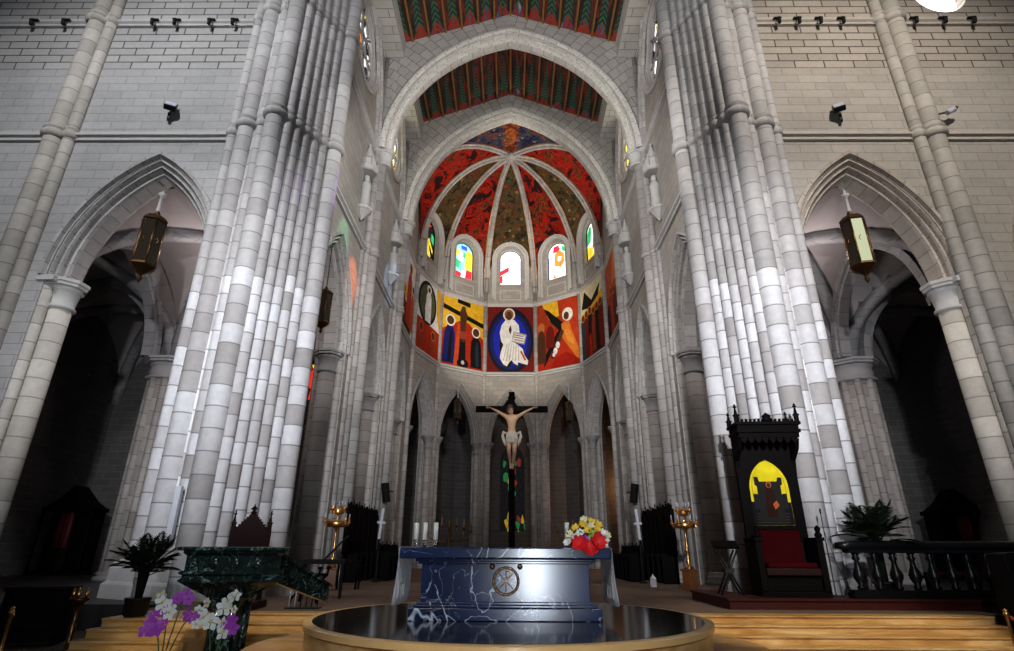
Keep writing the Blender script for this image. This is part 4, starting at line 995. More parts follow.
# flower arrangement
def bloom(mb, c, nrm, r, n=6, mat=0, cup=.35, cmat=None):
    nrm = Vector(nrm).normalized(); a = nrm.orthogonal().normalized(); b_ = nrm.cross(a); c = Vector(c)
    for k in range(n):
        an = 2*PI*k/n+random.random()*.3; d = a*math.cos(an)+b_*math.sin(an); sd = nrm.cross(d)
        p0 = c+d*.08*r; p1 = c+d*.6*r+nrm*cup*.35*r; p2 = c+d*r+nrm*cup*r*random.uniform(.7, 1.2)
        w1 = .42*r; 
        q = [p0, p1+sd*w1, p2+sd*w1*.45, p2-sd*w1*.45, p1-sd*w1]
        mb.face([q[0], q[1], p1-nrm*.05*r], None, mat, True); mb.face([q[0], p1-nrm*.05*r, q[4]], None, mat, True)
        mb.face([q[1], q[2], p2+d*.08*r, p1-nrm*.05*r], None, mat, True); mb.face([p1-nrm*.05*r, p2+d*.08*r, q[3], q[4]], None, mat, True)
    mb.ball(tuple(c+nrm*.1*r), .2*r, 6, mat if cmat is None else cmat)
t = thing('flower_arrangement', 'mixed flower arrangement with red blooms in front on the right of the altar', 'flowers', (1.22, 9.33, 1.80))
q = MB(); q.lathe([(.12, 0), (.20, .02), (.22, .09), (.20, .1), (.02, .09)], (0, 0, 0), 18); q.build('bowl', MT['pot'], t)
q = MB(); 
for k in range(90):
    a = random.uniform(0, 2*PI); el = random.uniform(-.15, 1.2); rr = random.uniform(.20, .33); d = Vector((math.cos(a)*math.cos(el), math.sin(a)*math.cos(el)*.8, math.sin(el)*.95))
    p = Vector((0, 0, .08))+d*rr; sd = d.orthogonal().normalized(); s2 = d.cross(sd)
    w_ = sd*math.cos(k)+s2*math.sin(k); q.face([p-d*.09, p+w_*.028, p+d*.06, p-w_*.028])
q.build('leaves', MT['stemg'], t)
FLW = []
for (x, z, r, m_) in ((-.12, .03, .115, 'fred'), (.14, .06, .12, 'fred'), (.02, -.03, .125, 'fred')): FLW.append((x, -.27, z+.0, r, m_, 9, .9))
for k, (x, z) in enumerate(((-.16, .28), (-.04, .33), (.07, .31), (.17, .27), (.25, .21), (-.25, .19), (.02, .24), (.13, .20), (-.09, .21), (.20, .33), (-.02, .40), (.10, .38))):
    FLW.append((x, -.20+abs(x)*.3+max(0, z-.25)*.7, z, .065, ('fyel', 'fyel', 'fcream', 'fyel', 'fwhite', 'fcream', 'fyel', 'fgreen', 'fwhite', 'fyel', 'fcream', 'fyel')[k], 7, .5))
for k, (x, z) in enumerate(((-.29, .07), (.30, .12), (.27, .03), (-.22, .12), (-.03, .12), (.07, .13), (.33, .18), (-.16, .15))):
    FLW.append((x, -.2+abs(x)*.3, z, .06, ('fwhite', 'fwhite', 'fwhite', 'fwhite', 'fpurple', 'fgreen', 'fcream', 'fwhite')[k], 7, .5))
for x, y, z, r, m_, n_, cup in FLW:
    q = MB(); bloom(q, (x, y, z), (x*1.5, -.8, .35+z), r, n_, 0, cup); q.build('bloom', MT[m_], t)

# ------------------------------------------------------------------ figures grown from a skeleton
def skin_body(name, joints, bones, mat, parent, root=0, sub=2):
    me = bpy.data.meshes.new(name); me.from_pydata([j[0] for j in joints], bones, []); me.materials.append(mat)
    o = bpy.data.objects.new(name, me); COL.objects.link(o); o.parent = parent
    md = o.modifiers.new('skin', 'SKIN'); md.use_smooth_shade = True
    for i, j in enumerate(joints):
        sv = me.skin_vertices[0].data[i]; r = j[1]; sv.radius = r if isinstance(r, tuple) else (r, r); sv.use_root = (i == root)
    s_ = o.modifiers.new('sub', 'SUBSURF'); s_.levels = sub; s_.render_levels = sub
    return o
# crucifix
t = thing('crucifix', 'tall dark wooden crucifix with carved figure standing behind the altar', 'crucifix', (.09, 20.5, FL))
q = MB(); q.box(-.11, .11, -.09, .09, .35, 6.75); q.box(-.085, .085, -.07, .07, 6.2, 6.75); bevelled(q.build('upright', MT['darkwood'], t), .015)
q = MB(); q.box(-1.34, 1.34, -.10, .08, 5.99, 6.21); bevelled(q.build('crossbar', MT['darkwood'], t), .015)
q = MB(); q.box(-.14, .14, -.11, -.08, 6.45, 6.56); q.build('title_board', MT['darkwood'], t)
q = MB(); q.box(-.55, .55, -.4, .4, 0, .14); q.box(-.40, .40, -.3, .3, .14, .26); q.box(-.22, .22, -.2, .2, .26, .5); bevelled(q.build('foot', MT['darkwood'], t), .02)
H = 1.0
J = [((0, -.20, 5.08), (.155, .125)), ((0, -.20, 5.30), (.125, .10)), ((.0, -.22, 5.56), (.175, .125)), ((0, -.21, 5.76), (.16, .10)), ((0, -.22, 5.86), .065),
     ((-.04, -.29, 5.95), .085), ((-.06, -.31, 6.06), (.095, .11)), ((-.06, -.30, 6.15), .07),
     ((-.19, -.2, 5.76), .085), ((-.48, -.19, 5.95), .058), ((-.72, -.17, 6.08), .036), ((-.80, -.16, 6.12), (.042, .022)), ((-.88, -.16, 6.15), (.03, .016)),
     ((.19, -.2, 5.76), .085), ((.48, -.19, 5.95), .058), ((.72, -.17, 6.08), .036), ((.80, -.16, 6.12), (.042, .022)), ((.88, -.16, 6.15), (.03, .016)),
     ((-.10, -.22, 4.96), .115), ((-.10, -.36, 4.52), .075), ((-.045, -.24, 4.08), .046), ((-.035, -.27, 3.98), .05), ((-.03, -.36, 3.88), .035),
     ((.10, -.22, 4.96), .115), ((.10, -.34, 4.50), .075), ((.045, -.22, 4.08), .046), ((.035, -.25, 3.98), .05), ((.03, -.33, 3.88), .035)]
B_ = [(0, 1), (1, 2), (2, 3), (3, 4), (4, 5), (5, 6), (6, 7), (3, 8), (8, 9), (9, 10), (10, 11), (11, 12), (3, 13), (13, 14), (14, 15), (15, 16), (16, 17), (0, 18), (18, 19), (19, 20), (20, 21), (21, 22), (0, 23), (23, 24), (24, 25), (25, 26), (26, 27)]
fig = skin_body('carved_figure', J, B_, MT['skin'], t)
for s in (-1, 1):
    for k in range(4):
        q = MB(); z0 = 6.17-.022*k; q.tube([(s*.86, -.17, z0), (s*.92, -.18, z0+.008), (s*.955, -.20, z0-.002)], [.011, .010, .007], 6); q.build('finger', MT['skin'], fig)
    q = MB(); q.tube([(s*.80, -.17, 6.15), (s*.83, -.20, 6.19), (s*.86, -.21, 6.195)], [.012, .011, .008], 6); q.build('thumb', MT['skin'], fig)
q = MB(); q.ball((-.062, -.295, 6.10), .108, 10, 0, 1.05)
for k in range(8):
    a = PI*k/7; q.tube([(-.06+.10*math.cos(a), -.28+.04*math.sin(a), 6.10), (-.06+.115*math.cos(a), -.26+.04*math.sin(a), 5.96), (-.05+.10*math.cos(a), -.25, 5.84)], [.03, .028, .012], 6)
q.build('hair', MT['hair'], fig)
q = MB(); q.tube([(-.10, -.39, 6.035), (-.068, -.425, 6.02), (-.068, -.41, 6.0)], [.012, .016, .01], 6); q.ball((-.095, -.405, 6.05), .012, 6); q.ball((-.035, -.405, 6.05), .012, 6); q.tube([(-.09, -.402, 5.975), (-.045, -.402, 5.975)], .008, 6); q.build('face_features', MT['hair'], fig)
q = MB(); q.tube([(-.062, -.395, 6.06), (-.066, -.425, 6.02), (-.066, -.405, 6.0)], [.012, .017, .01], 6); q.build('nose', MT['skin'], fig)
q = MB(); q.lathe([(.185, 4.78), (.20, 4.86), (.185, 4.95), (.20, 5.02), (.18, 5.10), (.185, 5.17), (.16, 5.2)], (0, -.23, 0), 20, sx=1., sy=.85)
for k in range(9): a = PI+PI*k/8; q.tube([(.19*math.cos(a), -.23+.165*math.sin(a), 5.16), (.20*math.cos(a), -.23+.175*math.sin(a), 4.98), (.19*math.cos(a+.15), -.23+.17*math.sin(a+.15), 4.76)], [.018, .026, .012], 6)
for s in (-1, 1):
    q.tube([(s*.17, -.26, 5.12), (s*.30, -.26, 5.20), (s*.33, -.25, 5.05), (s*.27, -.25, 4.86), (s*.22, -.25, 4.70)], [.04, .06, .055, .06, .025], 8)
q.build('loincloth', MT['lincloth'], t)

# ------------------------------------------------------------------ pulpit (ambo)
t = thing('ambo', 'dark green marble pulpit on a round stem at the left of the steps', 'pulpit', (-4.40, 9.85, 0))
hexa = [(-.72, -.42), (.50, -.42), (.80, .05), (.55, .62), (-.70, .62), (-.92, .10)]
def ring(g, z): return [Vector((x*g, y*g, z)) for x, y in hexa]
q = MB(); q.lathe([(.36, 0), (.36, .10), (.30, .14), (.25, .2), (.235, .34), (.235, .92), (.26, 1.0), (.34, 1.06)], (0, .08, 0), 20); q.build('stem', MT['ambo'], t)
q = MB()
for k in range(6): a = k*PI/3; q.lathe([(.075, .2), (.075, .98)], (.24*math.cos(a), .08+.24*math.sin(a), 0), 10)
q.build('stem_colonnettes', MT['ambo'], t)
q = MB(); q.grid([ring(.36, 1.03), ring(.50, 1.10), ring(.70, 1.18), ring(.86, 1.25), ring(.90, 1.27), ring(.96, 1.29), ring(.96, 1.32), ring(.90, 1.34)], None, 0, False, True); q.face(ring(.36, 1.03)[::-1]); q.build('corbelled_base', MT['ambo'], t)
q = MB(); q.grid([ring(.90, 1.34), ring(.90, 1.38), ring(.97, 1.40), ring(.97, 1.43), ring(.88, 1.45), ring(.88, 1.66), ring(.95, 1.70), ring(.95, 1.73)], None, 0, False, True); q.build('parapet', MT['ambo'], t)
for k in range(4):
    e = MB(); e.lathe([(.001, .03), (.05, .028), (.075, .01), (.08, 0)][::-1], (0, 0, 0), 16, M=Matrix.Translation((-.52+.33*k, -.372, 1.56)) @ Matrix.Rotation(PI/2, 4, 'X')); e.build('carved_roundel', MT['ambo'], t)
q = MB(); q.grid([ring(.95, 1.73), ring(1.06, 1.745), ring(1.06, 1.785), ring(1.02, 1.795)], None, 0, False, True); q.face(ring(1.02, 1.795)); q.build('top_slab', MT['ambo'], t)
q = MB(); q.prism([(0, 1.74), (1.55, 1.10), (1.55, .85), (0, 1.30)], 0, .12, Matrix.Translation((.42, .30, 0)) @ Matrix.Rotation(R(66), 4, 'Z')); q.prism([(0, 1.80), (1.57, 1.15), (1.57, 1.10), (0, 1.74)], -.05, .17, Matrix.Translation((.42, .30, 0)) @ Matrix.Rotation(R(66), 4, 'Z')); q.build('stair_parapet', MT['ambo'], t)

# ------------------------------------------------------------------ palms
def frond(mb, M, length, droop, n=16, w=.10):
    pts = []
    for k in range(n+1):
        s_ = k/n; pts.append(Vector((length*(s_-.18*droop*s_*s_), 0, length*(.62*s_-droop*.55*s_*s_))))
    mb.tube([M @ p for p in pts], [.010*(1-.8*k/n)+.002 for k in range(n+1)], 5)
    for k in range(3, n+1):
        p = pts[k]; d = (pts[k]-pts[k-1]).normalized(); s_ = k/n; ll = length*.42*math.sin(PI*(.18+.78*s_))*random.uniform(.85, 1.1)
        for sg in (-1, 1):
            tip = p+d*ll*.72+Vector((0, sg*ll*.68, -ll*.18)); md = p.lerp(tip, .45)+Vector((0, 0, ll*.07)); wv = d.cross(Vector((0, sg, 0))).normalized(); wv = (tip-p).cross(wv).normalized()*length*.026
            mb.face([M @ p, M @ (md+wv), M @ tip, M @ (md-wv)])
def palm(loc, h, n, label, seed, spread, pot_r=.2):
    random.seed(seed)
    t = thing('potted_palm', label, 'potted palm', loc)
    q = MB(); q.lathe([(pot_r*.8, 0), (pot_r, .04), (pot_r*1.05, .28), (pot_r*1.12, .29), (pot_r*1.12, .33), (pot_r*.95, .33), (.01, .30)], (0, 0, 0), 16); q.build('pot', MT['pot'], t)
    for k in range(n):
        a = 2.39996*k; tilt = R(12+68*((k+.5)/n)); r0 = .05
        base_ = Vector((r0*math.cos(a), r0*math.sin(a), .3)); z = h*(.42+.10*random.random())
        top = Vector((math.cos(a)*.10*spread, math.sin(a)*.10*spread, z))
        s_ = MB(); s_.tube([base_, base_.lerp(top, .5), top], [.016, .013, .010], 6)
        M = Matrix.Translation(top) @ Matrix.Rotation(a, 4, 'Z') @ Matrix.Rotation(tilt-R(62), 4, 'Y')
        frond(s_, M, h*(.34+.12*random.random())*(1.05-.15*math.cos(tilt))*spread, .55*math.sin(tilt)+.15)
        s_.build('frond', MT['leaf'], t)
    return t
palm((-7.2, 12.05, FL), 1.72, 46, 'bushy dark potted palm on the steps in front of the left pier', 3, .95, .21)
palm((9.0, 14.7, .78), 2.75, 34, 'dark potted palm behind the black marble balustrade at the right', 5, .80, .24)

# ------------------------------------------------------------------ orchids at the front left
def orchid(loc, label, stems, seed):
    random.seed(seed)
    t = thing('potted_orchid', label, 'orchid', loc)
    q = MB(); q.lathe([(.09, 0), (.10, .01), (.125, .22), (.135, .225), (.135, .25), (.115, .25), (.01, .23)], (0, 0, 0), 16); q.build('pot', MT['pot'], t)
    lf = MB()
    for k in range(6):
        a = k*1.05; d = Vector((math.cos(a), math.sin(a), 0)); s_ = Vector((-d.y, d.x, 0)); p = Vector((0, 0, .25))
        lf.face([p+d*.03, p+d*.14+s_*.035+Vector((0, 0, .10)), p+d*.27+Vector((0, 0, .06)), p+d*.14-s_*.035+Vector((0, 0, .10))])
    lf.build('leaves', MT['stemg'], t)
    for (x, h, fl) in stems:
        s_ = MB(); s_.tube([(0, 0, .24), (x*.25, 0, .24+h*.5), (x*.7, -.03, .24+h*.88), (x, -.06, .24+h)], [.008, .007, .006, .004], 6); s_.build('stem', MT['stemg'], t)
        for (dx, dz, r, m_) in fl:
            b_ = MB(); bloom(b_, (x+dx, -.08+random.uniform(-.05, .03), .24+h+dz), (random.uniform(-.3, .3), -1, random.uniform(0, .35)), r, 5, 0, .12, 1); b_.build('bloom', [MT[m_], MT['fyel'] if m_ == 'fwhite' else MT['fpurple']], t)
    return t
orchid((-3.62, 6.75, .13), 'purple and white orchid at the left front, left of the white one', [(-.12, .66, [(-.03, -.03, .085, 'fpurple'), (.06, -.06, .08, 'fpurple'), (.0, .06, .07, 'fpurple'), (-.08, -.08, .07, 'fpurple'), (.11, -.01, .06, 'fpurple')]),
    (-.02, .86, [(-.03, -.01, .075, 'fwhite'), (.03, -.06, .08, 'fwhite'), (-.08, .04, .07, 'fcream'), (.07, -.10, .07, 'fwhite'), (0, -.10, .055, 'fpurple')]), (.16, .92, [(0, 0, .07, 'fpurple'), (.07, -.03, .065, 'fpurple'), (-.07, -.03, .06, 'fpurple')]), (.24, .70, [(0, .03, .07, 'fpurple'), (.08, .01, .06, 'fpurple'), (.12, -.05, .05, 'fwhite')])], 2)
orchid((-3.08, 6.75, .10), 'white orchid with a few purple blooms below the pulpit', [(-.10, .72, [(-.02, .02, .085, 'fwhite'), (.06, -.02, .085, 'fwhite'), (-.10, .09, .05, 'fwhite'), (-.02, .16, .05, 'fcream')]), (.12, .90, [(0, 0, .075, 'fwhite'), (-.05, -.07, .085, 'fwhite'), (.05, .05, .06, 'fwhite'), (.07, -.08, .04, 'fcream')]), (.10, .62, [(0, -.02, .075, 'fwhite'), (-.01, .07, .06, 'fwhite')]), (.19, .70, [(0, .02, .07, 'fpurple'), (.03, -.06, .065, 'fpurple'), (-.03, -.02, .055, 'fpurple')])], 9)

# ------------------------------------------------------------------ throne and chairs
def pinnacle(mb, x, y, z, r, h):
    mb.lathe([(r, 0), (r, h*.35), (r*1.35, h*.36), (r*1.35, h*.42), (r*.8, h*.43), (r*.3, h*.78), (r*.75, h*.80), (r*.75, h*.86), (r*.25, h*.88), (r*.5, h*.94), (.004, h)], (x, y, z), 8, smooth=False)
t = thing('canopied_throne', 'tall dark carved throne with gothic canopy, golden arched panel and crimson back', 'throne', (6.74, 14.75, .78), R(-4))
q = MB(); q.box(-.80, .80, -.35, .42, 0, .12); q.box(-.70, .70, -.28, .42, .12, .46); bevelled(q.build('base', MT['darkwood'], t), .015)
q = MB(); q.box(-.62, .62, -.40, .30, .46, .62); bevelled(q.build('seat', MT['redwood'], t), .02)
q = MB(); q.box(-.57, .57, -.38, .28, .62, .74); bevelled(q.build('seat_cushion', MT['redvelvet'], t), .04, 3)
q = MB(); q.box(-.56, .56, .30, .36, .70, 1.50); bevelled(q.build('upholstered_back', MT['redvelvet'], t), .02)
for s in (-1, 1):
    q = MB(); q.box(s*.71-.075, s*.71+.075, -.38, .42, .12, 1.22); q.box(s*.71-.10, s*.71+.10, -.43, .42, 1.22, 1.30); q.lathe([(.07, 1.30), (.09, 1.36), (.05, 1.42), (.075, 1.5), (.01, 1.58)], (s*.71, -.36, 0), 10); bevelled(q.build('armrest', MT['darkwood'], t), .015)
# back with an arched opening that frames the painting
q = MB(); q.box(-.75, -.53, .30, .44, 1.2, 3.75); q.box(.53, .75, .30, .44, 1.2, 3.75); q.box(-.54, .54, .36, .44, 1.3, 3.75)
fr = Frame((-.54, .30), (.54, .30)); wall_panel(q, fr, 0, 1.08, 1.50, 3.75, .06, [arch_op(.54, .50, 2.52, .72, 1.60)], n=20)
q.box(-.56, .56, .27, .36, 1.50, 1.58); bevelled(q.build('back', MT['darkwood'], t), .006)
pn = MB(); ap_ = [(-.50, 1.60), (.50, 1.60)]+[(x, 2.52+z) for x, z in arch_pts(.50, .72, 0, 10)[::-1]]
pn.face([(x, .352, z) for x, z in ap_], None, 0)
pm = [paint((.80, .62, .02)), paint((.02, .02, .02)), paint((.03, .008, .005)), paint((.008, .009, .012)), paint((.45, .12, .03)), paint((.05, .03, .02)), paint((.5, .36, .02))]
def flat(pl, k, d): pn.face([(x, .352-d, z) for x, z in pl], None, k)
flat([(x*.86, 1.66+(z-1.62)*.93) for x, z in ap_], 6, .002); flat([(x*.82, 1.66+(z-1.60)*.92) for x, z in ap_], 0, .004)
flat([(-.495, 1.605), (.495, 1.605), (.495, 2.16), (-.495, 2.18)], 3, .006)
flat([(-.30, 1.70), (.30, 1.70), (.30, 2.58), (.35, 2.60), (.35, 2.78), (.25, 2.78), (.22, 2.68), (-.22, 2.68), (-.25, 2.80), (-.35, 2.80), (-.35, 2.60), (-.30, 2.56)], 1, .008)
flat([(-.42, 2.0), (-.29, 2.0), (-.29, 2.36), (-.42, 2.38)], 1, .0085); flat([(.29, 2.0), (.42, 2.0), (.42, 2.38), (.29, 2.36)], 1, .0085)
flat([(x*.16, 2.05+z*.5) for x, z in robe(0, -.5, 1., 1.6)], 2, .010); flat(ell(0, 2.60, .07, .085), 4, .012); flat(ell(0, 2.585, .045, .06), 5, .013)
flat([(.04, 2.12), (.14, 2.2), (.20, 2.08), (.08, 1.98)], 4, .012)
for k in range(4): flat([(-.40, 1.66+.07*k), (.40, 1.65+.07*k), (.40, 1.68+.07*k), (-.40, 1.69+.07*k)], 5, .007)
pn.build('painted_panel', pm, t, merge=False)
q = MB(); q.box(-.76, .76, -.26, .46, 3.72, 3.84); q.box(-.80, .80, -.32, .46, 3.84, 3.92); q.box(-.77, .77, -.28, .46, 3.92, 4.04); q.box(-.82, .82, -.34, .48, 4.04, 4.12)
for k in range(8):
    x = -.63+.18*k; q.prism([(x-.085, 3.73), (x+.085, 3.73), (x+.07, 3.64), (x, 3.56), (x-.07, 3.64)], -.25, -.20)
for k in range(-7, 8): q.box(k*.105-.03, k*.105+.03, -.32, -.27, 4.12, 4.19)
bevelled(q.build('canopy', MT['darkwood'], t), .006)
for s in (-1, 1):
    q = MB(); q.prism([(0, 3.70), (.55, 3.70), (.42, 3.45), (.10, 3.20), (.02, 2.85), (-.06, 2.85), (-.06, 3.7)], -.05, .05, Matrix.Translation((s*.72, .36, 0)) @ Matrix.Rotation(-PI/2, 4, 'Z')); q.build('bracket', MT['darkwood'], t)
    for y, h in ((-.27, .50), (.38, .42)):
        q = MB(); pinnacle(q, s*.76, y, 4.10, .065, h); q.build('pinnacle', MT['darkwood'], t)
q = MB(); q.lathe([(.13, 0), (.15, .04), (.10, .1), (.12, .15), (.05, .2), (.01, .24)], (0, -.28, 4.12), 10); q.build('crest', MT['darkwood'], t)

t = thing('gothic_chair', 'dark carved chair with stepped gable and two pinnacles seen behind the green pulpit', 'chair', (-6.02, 13.65, FL+.15), R(6))
q = MB(); q.box(-.42, .42, .28, .36, .35, 1.45); gab = [(-.40, 1.45), (.40, 1.45)]
st_ = []
for k in range(7): st_ += [(.40-.052*k, 1.45+.055*(k)), (.40-.052*k, 1.45+.055*(k+1))]
q.prism([(-.40, 1.44)]+[(.40, 1.44)]+st_+[(-x, z) for x, z in st_[::-1]], .28, .36); bevelled(q.build('backrest', MT['redwood'], t), .005)
q = MB(); q.lathe([(.05, 0), (.08, .05), (.03, .09), (.07, .14), (.02, .19), (.005, .24)], (0, .32, 1.83), 8, smooth=False); q.box(-.075, .075, .30, .34, 1.94, 1.97); q.build('finial', MT['redwood'], t)
for s in (-1, 1):
    q = MB(); q.box(s*.41-.045, s*.41+.045, .27, .37, .0, 1.48); q.build('leg', MT['redwood'], t)
    q = MB(); pinnacle(q, s*.41, .32, 1.46, .05, .46); q.build('pinnacle', MT['redwood'], t)
    q = MB(); q.box(s*.41-.04, s*.41+.04, -.36, -.28, 0, .80); q.build('leg', MT['redwood'], t)
    q = MB(); q.box(s*.41-.05, s*.41+.05, -.38, .30, .80, .87); q.build('armrest', MT['redwood'], t)
q = MB(); q.box(-.42, .42, -.36, .34, .40, .50); bevelled(q.build('seat', MT['redvelvet'], t), .02)
q = MB(); q.box(-.55, .55, -.5, .5, -.15, 0); q.build('plinth', MT['redwood'], t)

# folding stool, sloped desk and glinting frame left of the aisle
t = thing('curule_stool', 'dark folding stool with curved crossed legs beside the left candelabrum', 'stool', (-4.95, 15.3, FL), R(-10))
for y in (-.22, .22):
    for s in (-1, 1):
        q = MB(); q.tube([(s*.36, y, .78), (s*.33, y, .62), (s*.16, y, .45), (-s*.10, y, .30), (-s*.32, y, .12), (-s*.36, y, .0)], [.03, .028, .026, .028, .03, .034], 8); q.build('leg', MT['darkwood'], t)
q = MB(); q.tube([(0, -.25, .37), (0, .25, .37)], .035, 10); q.build('hub', MT['darkbrass'], t)
q = MB(); q.box(-.36, .36, -.24, .24, .58, .66); bevelled(q.build('seat', MT['darkwood'], t), .02)
q = MB(); 
for y in (-.23, .23): q.box(-.42, -.30, y-.03, y+.03, .76, .82); q.box(.30, .42, y-.03, y+.03, .76, .82)
q.build('arm_knob', MT['darkwood'], t)
t = thing('sloped_desk', 'dark music desk with an open lid behind the green pulpit', 'desk', (-5.05, 16.6, FL), R(12))
q = MB(); q.box(-.55, .55, -.25, .25, .85, .97); bevelled(q.build('body', MT['black'], t), .01)
q = MB(); q.prism([(0, 0), (.55, .60), (.53, .62), (-.02, .02)], -.25, .25, Matrix.Translation((.02, 0, .97))); q.build('lid', MT['black'], t)
for sx in (-.5, .5):
    for sy in (-.2, .2):
        q = MB(); q.box(sx-.03, sx+.03, sy-.03, sy+.03, 0, .85); q.build('leg', MT['black'], t)
t = thing('chrome_stand', 'low frame of shiny upright rods on the floor behind the pulpit', 'stand', (-4.55, 13.75, FL), 0)
for k in range(6): q = MB(); q.tube([(-.3+.12*k, .02*k, .02), (-.28+.12*k, .02*k, .62)], .014, 8); q.build('rod', MT['speaker'] if k in (0, 1) else MT['iron'], t)
q = MB(); q.box(-.36, .38, -.10, .18, 0, .03); q.box(-.34, .36, -.04, .14, .62, .66); q.build('frame', MT['iron'], t)

# ------------------------------------------------------------------ candelabra
def candelabrum(loc, label, rz):
    t = thing('candelabrum', label, 'candelabrum', loc, rz)
    q = MB(); q.box(-.22, .22, -.22, .22, 0, .08); q.box(-.18, .18, -.18, .18, .08, .60); q.box(-.22, .22, -.22, .22, .60, .66); bevelled(q.build('pedestal', MT['wood'], t), .012)
    q = MB(); q.lathe([(.15, .66), (.16, .70), (.09, .76), (.05, .82), (.08, .90), (.045, .98), (.04, 1.2), (.07, 1.26), (.04, 1.32), (.035, 1.6), (.055, 1.66), (.035, 1.72), (.05, 1.85), (.10, 1.93), (.13, 2.0), (.06, 2.07), (.035, 2.12), (.035, 2.38), (.07, 2.44), (.03, 2.5), (.02, 2.6)], (0, 0, 0), 14); q.build('stem', MT['brass'], t)
    for tier, (z, rr, n_) in enumerate(((2.02, .42, 6), (2.44, .22, 5))):
        for k in range(n_):
            a = 2*PI*k/n_+.3; d = Vector((math.cos(a), math.sin(a), 0))
            q = MB(); q.tube([d*.04+Vector((0, 0, z)), d*rr*.5+Vector((0, 0, z-.07)), d*rr*.9+Vector((0, 0, z-.02)), d*rr+Vector((0, 0, z+.06))], .024, 6)
            q.lathe([(.025, .05), (.06, .08), (.065, .10), (.035, .11), (.04, .2), (.055, .21)], (d.x*rr, d.y*rr, z), 8); ao = q.build('arm', MT['brass'], t)
            q = MB(); q.lathe([(.017, .21), (.017, .36), (.003, .38)], (d.x*rr, d.y*rr, z), 6); q.build('candle', MT['speaker'], ao)
        q = MB(); q.lathe([(rr*.80, -.06), (rr*.86, -.03), (rr*.86, .09), (rr*.80, .12)], (0, 0, z), 16); q.build('pierced_crown', MT['brass'], t)
    return t
candelabrum((-6.0, 20.6, FL), 'brass candelabrum on a wooden pedestal in front of the left choir pier', .2)
candelabrum((6.08, 20.6, FL), 'brass candelabrum on a wooden pedestal in front of the right choir pier', .5)
t = thing('side_table', 'small dark side table right of the left brass candelabrum', 'table', (-5.35, 20.4, FL))
q = MB(); q.box(-.36, .36, -.25, .25, .84, .90); bevelled(q.build('table_top', MT['darkwood'], t))
for sx in (-.31, .31):
    for sy in (-.2, .2): q = MB(); q.box(sx-.03, sx+.03, sy-.03, sy+.03, 0, .84); q.build('leg', MT['darkwood'], t)
def dark_cand(loc, label):
    t = thing('standing_candelabrum', label, 'candelabrum', loc)
    q = MB(); q.lathe([(.30, 0), (.30, .06), (.12, .14), (.05, .3), (.07, .5), (.04, .6), (.04, 1.2), (.08, 1.28), (.04, 1.36), (.04, 1.9), (.07, 2.0), (.03, 2.3)], (0, 0, 0), 12); q.build('stem', MT['darkbrass'], t)
    for rr, zt in ((.28, 2.15), (.55, 2.05), (.82, 1.95)):
        for s in (-1, 1):
            q = MB(); q.tube([(0, 0, 1.55), (s*rr*.5, 0, 1.50), (s*rr*.9, 0, 1.66), (s*rr, 0, zt-.12)], .025, 6); q.lathe([(.03, -.12), (.07, -.06), (.03, -.03), (.03, .22), (.005, .24)], (s*rr, 0, zt), 8); q.build('arm', MT['darkbrass'], t)
    return t
dark_cand((-2.25, 22.3, FL), 'dark many-armed candelabrum in the shadow left of the crucifix'); dark_cand((2.65, 22.3, FL), 'dark many-armed candelabrum in the shadow right of the crucifix')

# ------------------------------------------------------------------ choir stalls
def stall(loc, rz, h, label, group):
    t = thing('choir_stall', label, 'choir stall', loc, rz, group)
    q = MB(); q.box(-.42, .42, .30, .40, 0, h); q.prism([(-.42, h), (.42, h), (.42, h+.12), (.2, h+.16), (0, h+.38), (-.2, h+.16), (-.42, h+.12)], .30, .40); q.build('back_panel', MT['darkwood'], t)
    q = MB(); q.box(-.42, .42, -.12, .34, .42, .50); q.build('seat', MT['darkwood'], t)
    for s in (-1, 1):
        q = MB(); q.box(s*.42-.03, s*.42+.03, -.25, .38, 0, 1.05); q.box(s*.42-.04, s*.42+.04, -.30, .38, 1.05, 1.12); q.box(s*.42-.04, s*.42+.04, .28, .42, 1.05, h+.1); pinnacle(q, s*.42, .35, h+.1, .032, .4); q.build('side_panel', MT['darkwood'], t)
    return t
nst = ('first', 'second', 'third', 'fourth', 'fifth', 'sixth')
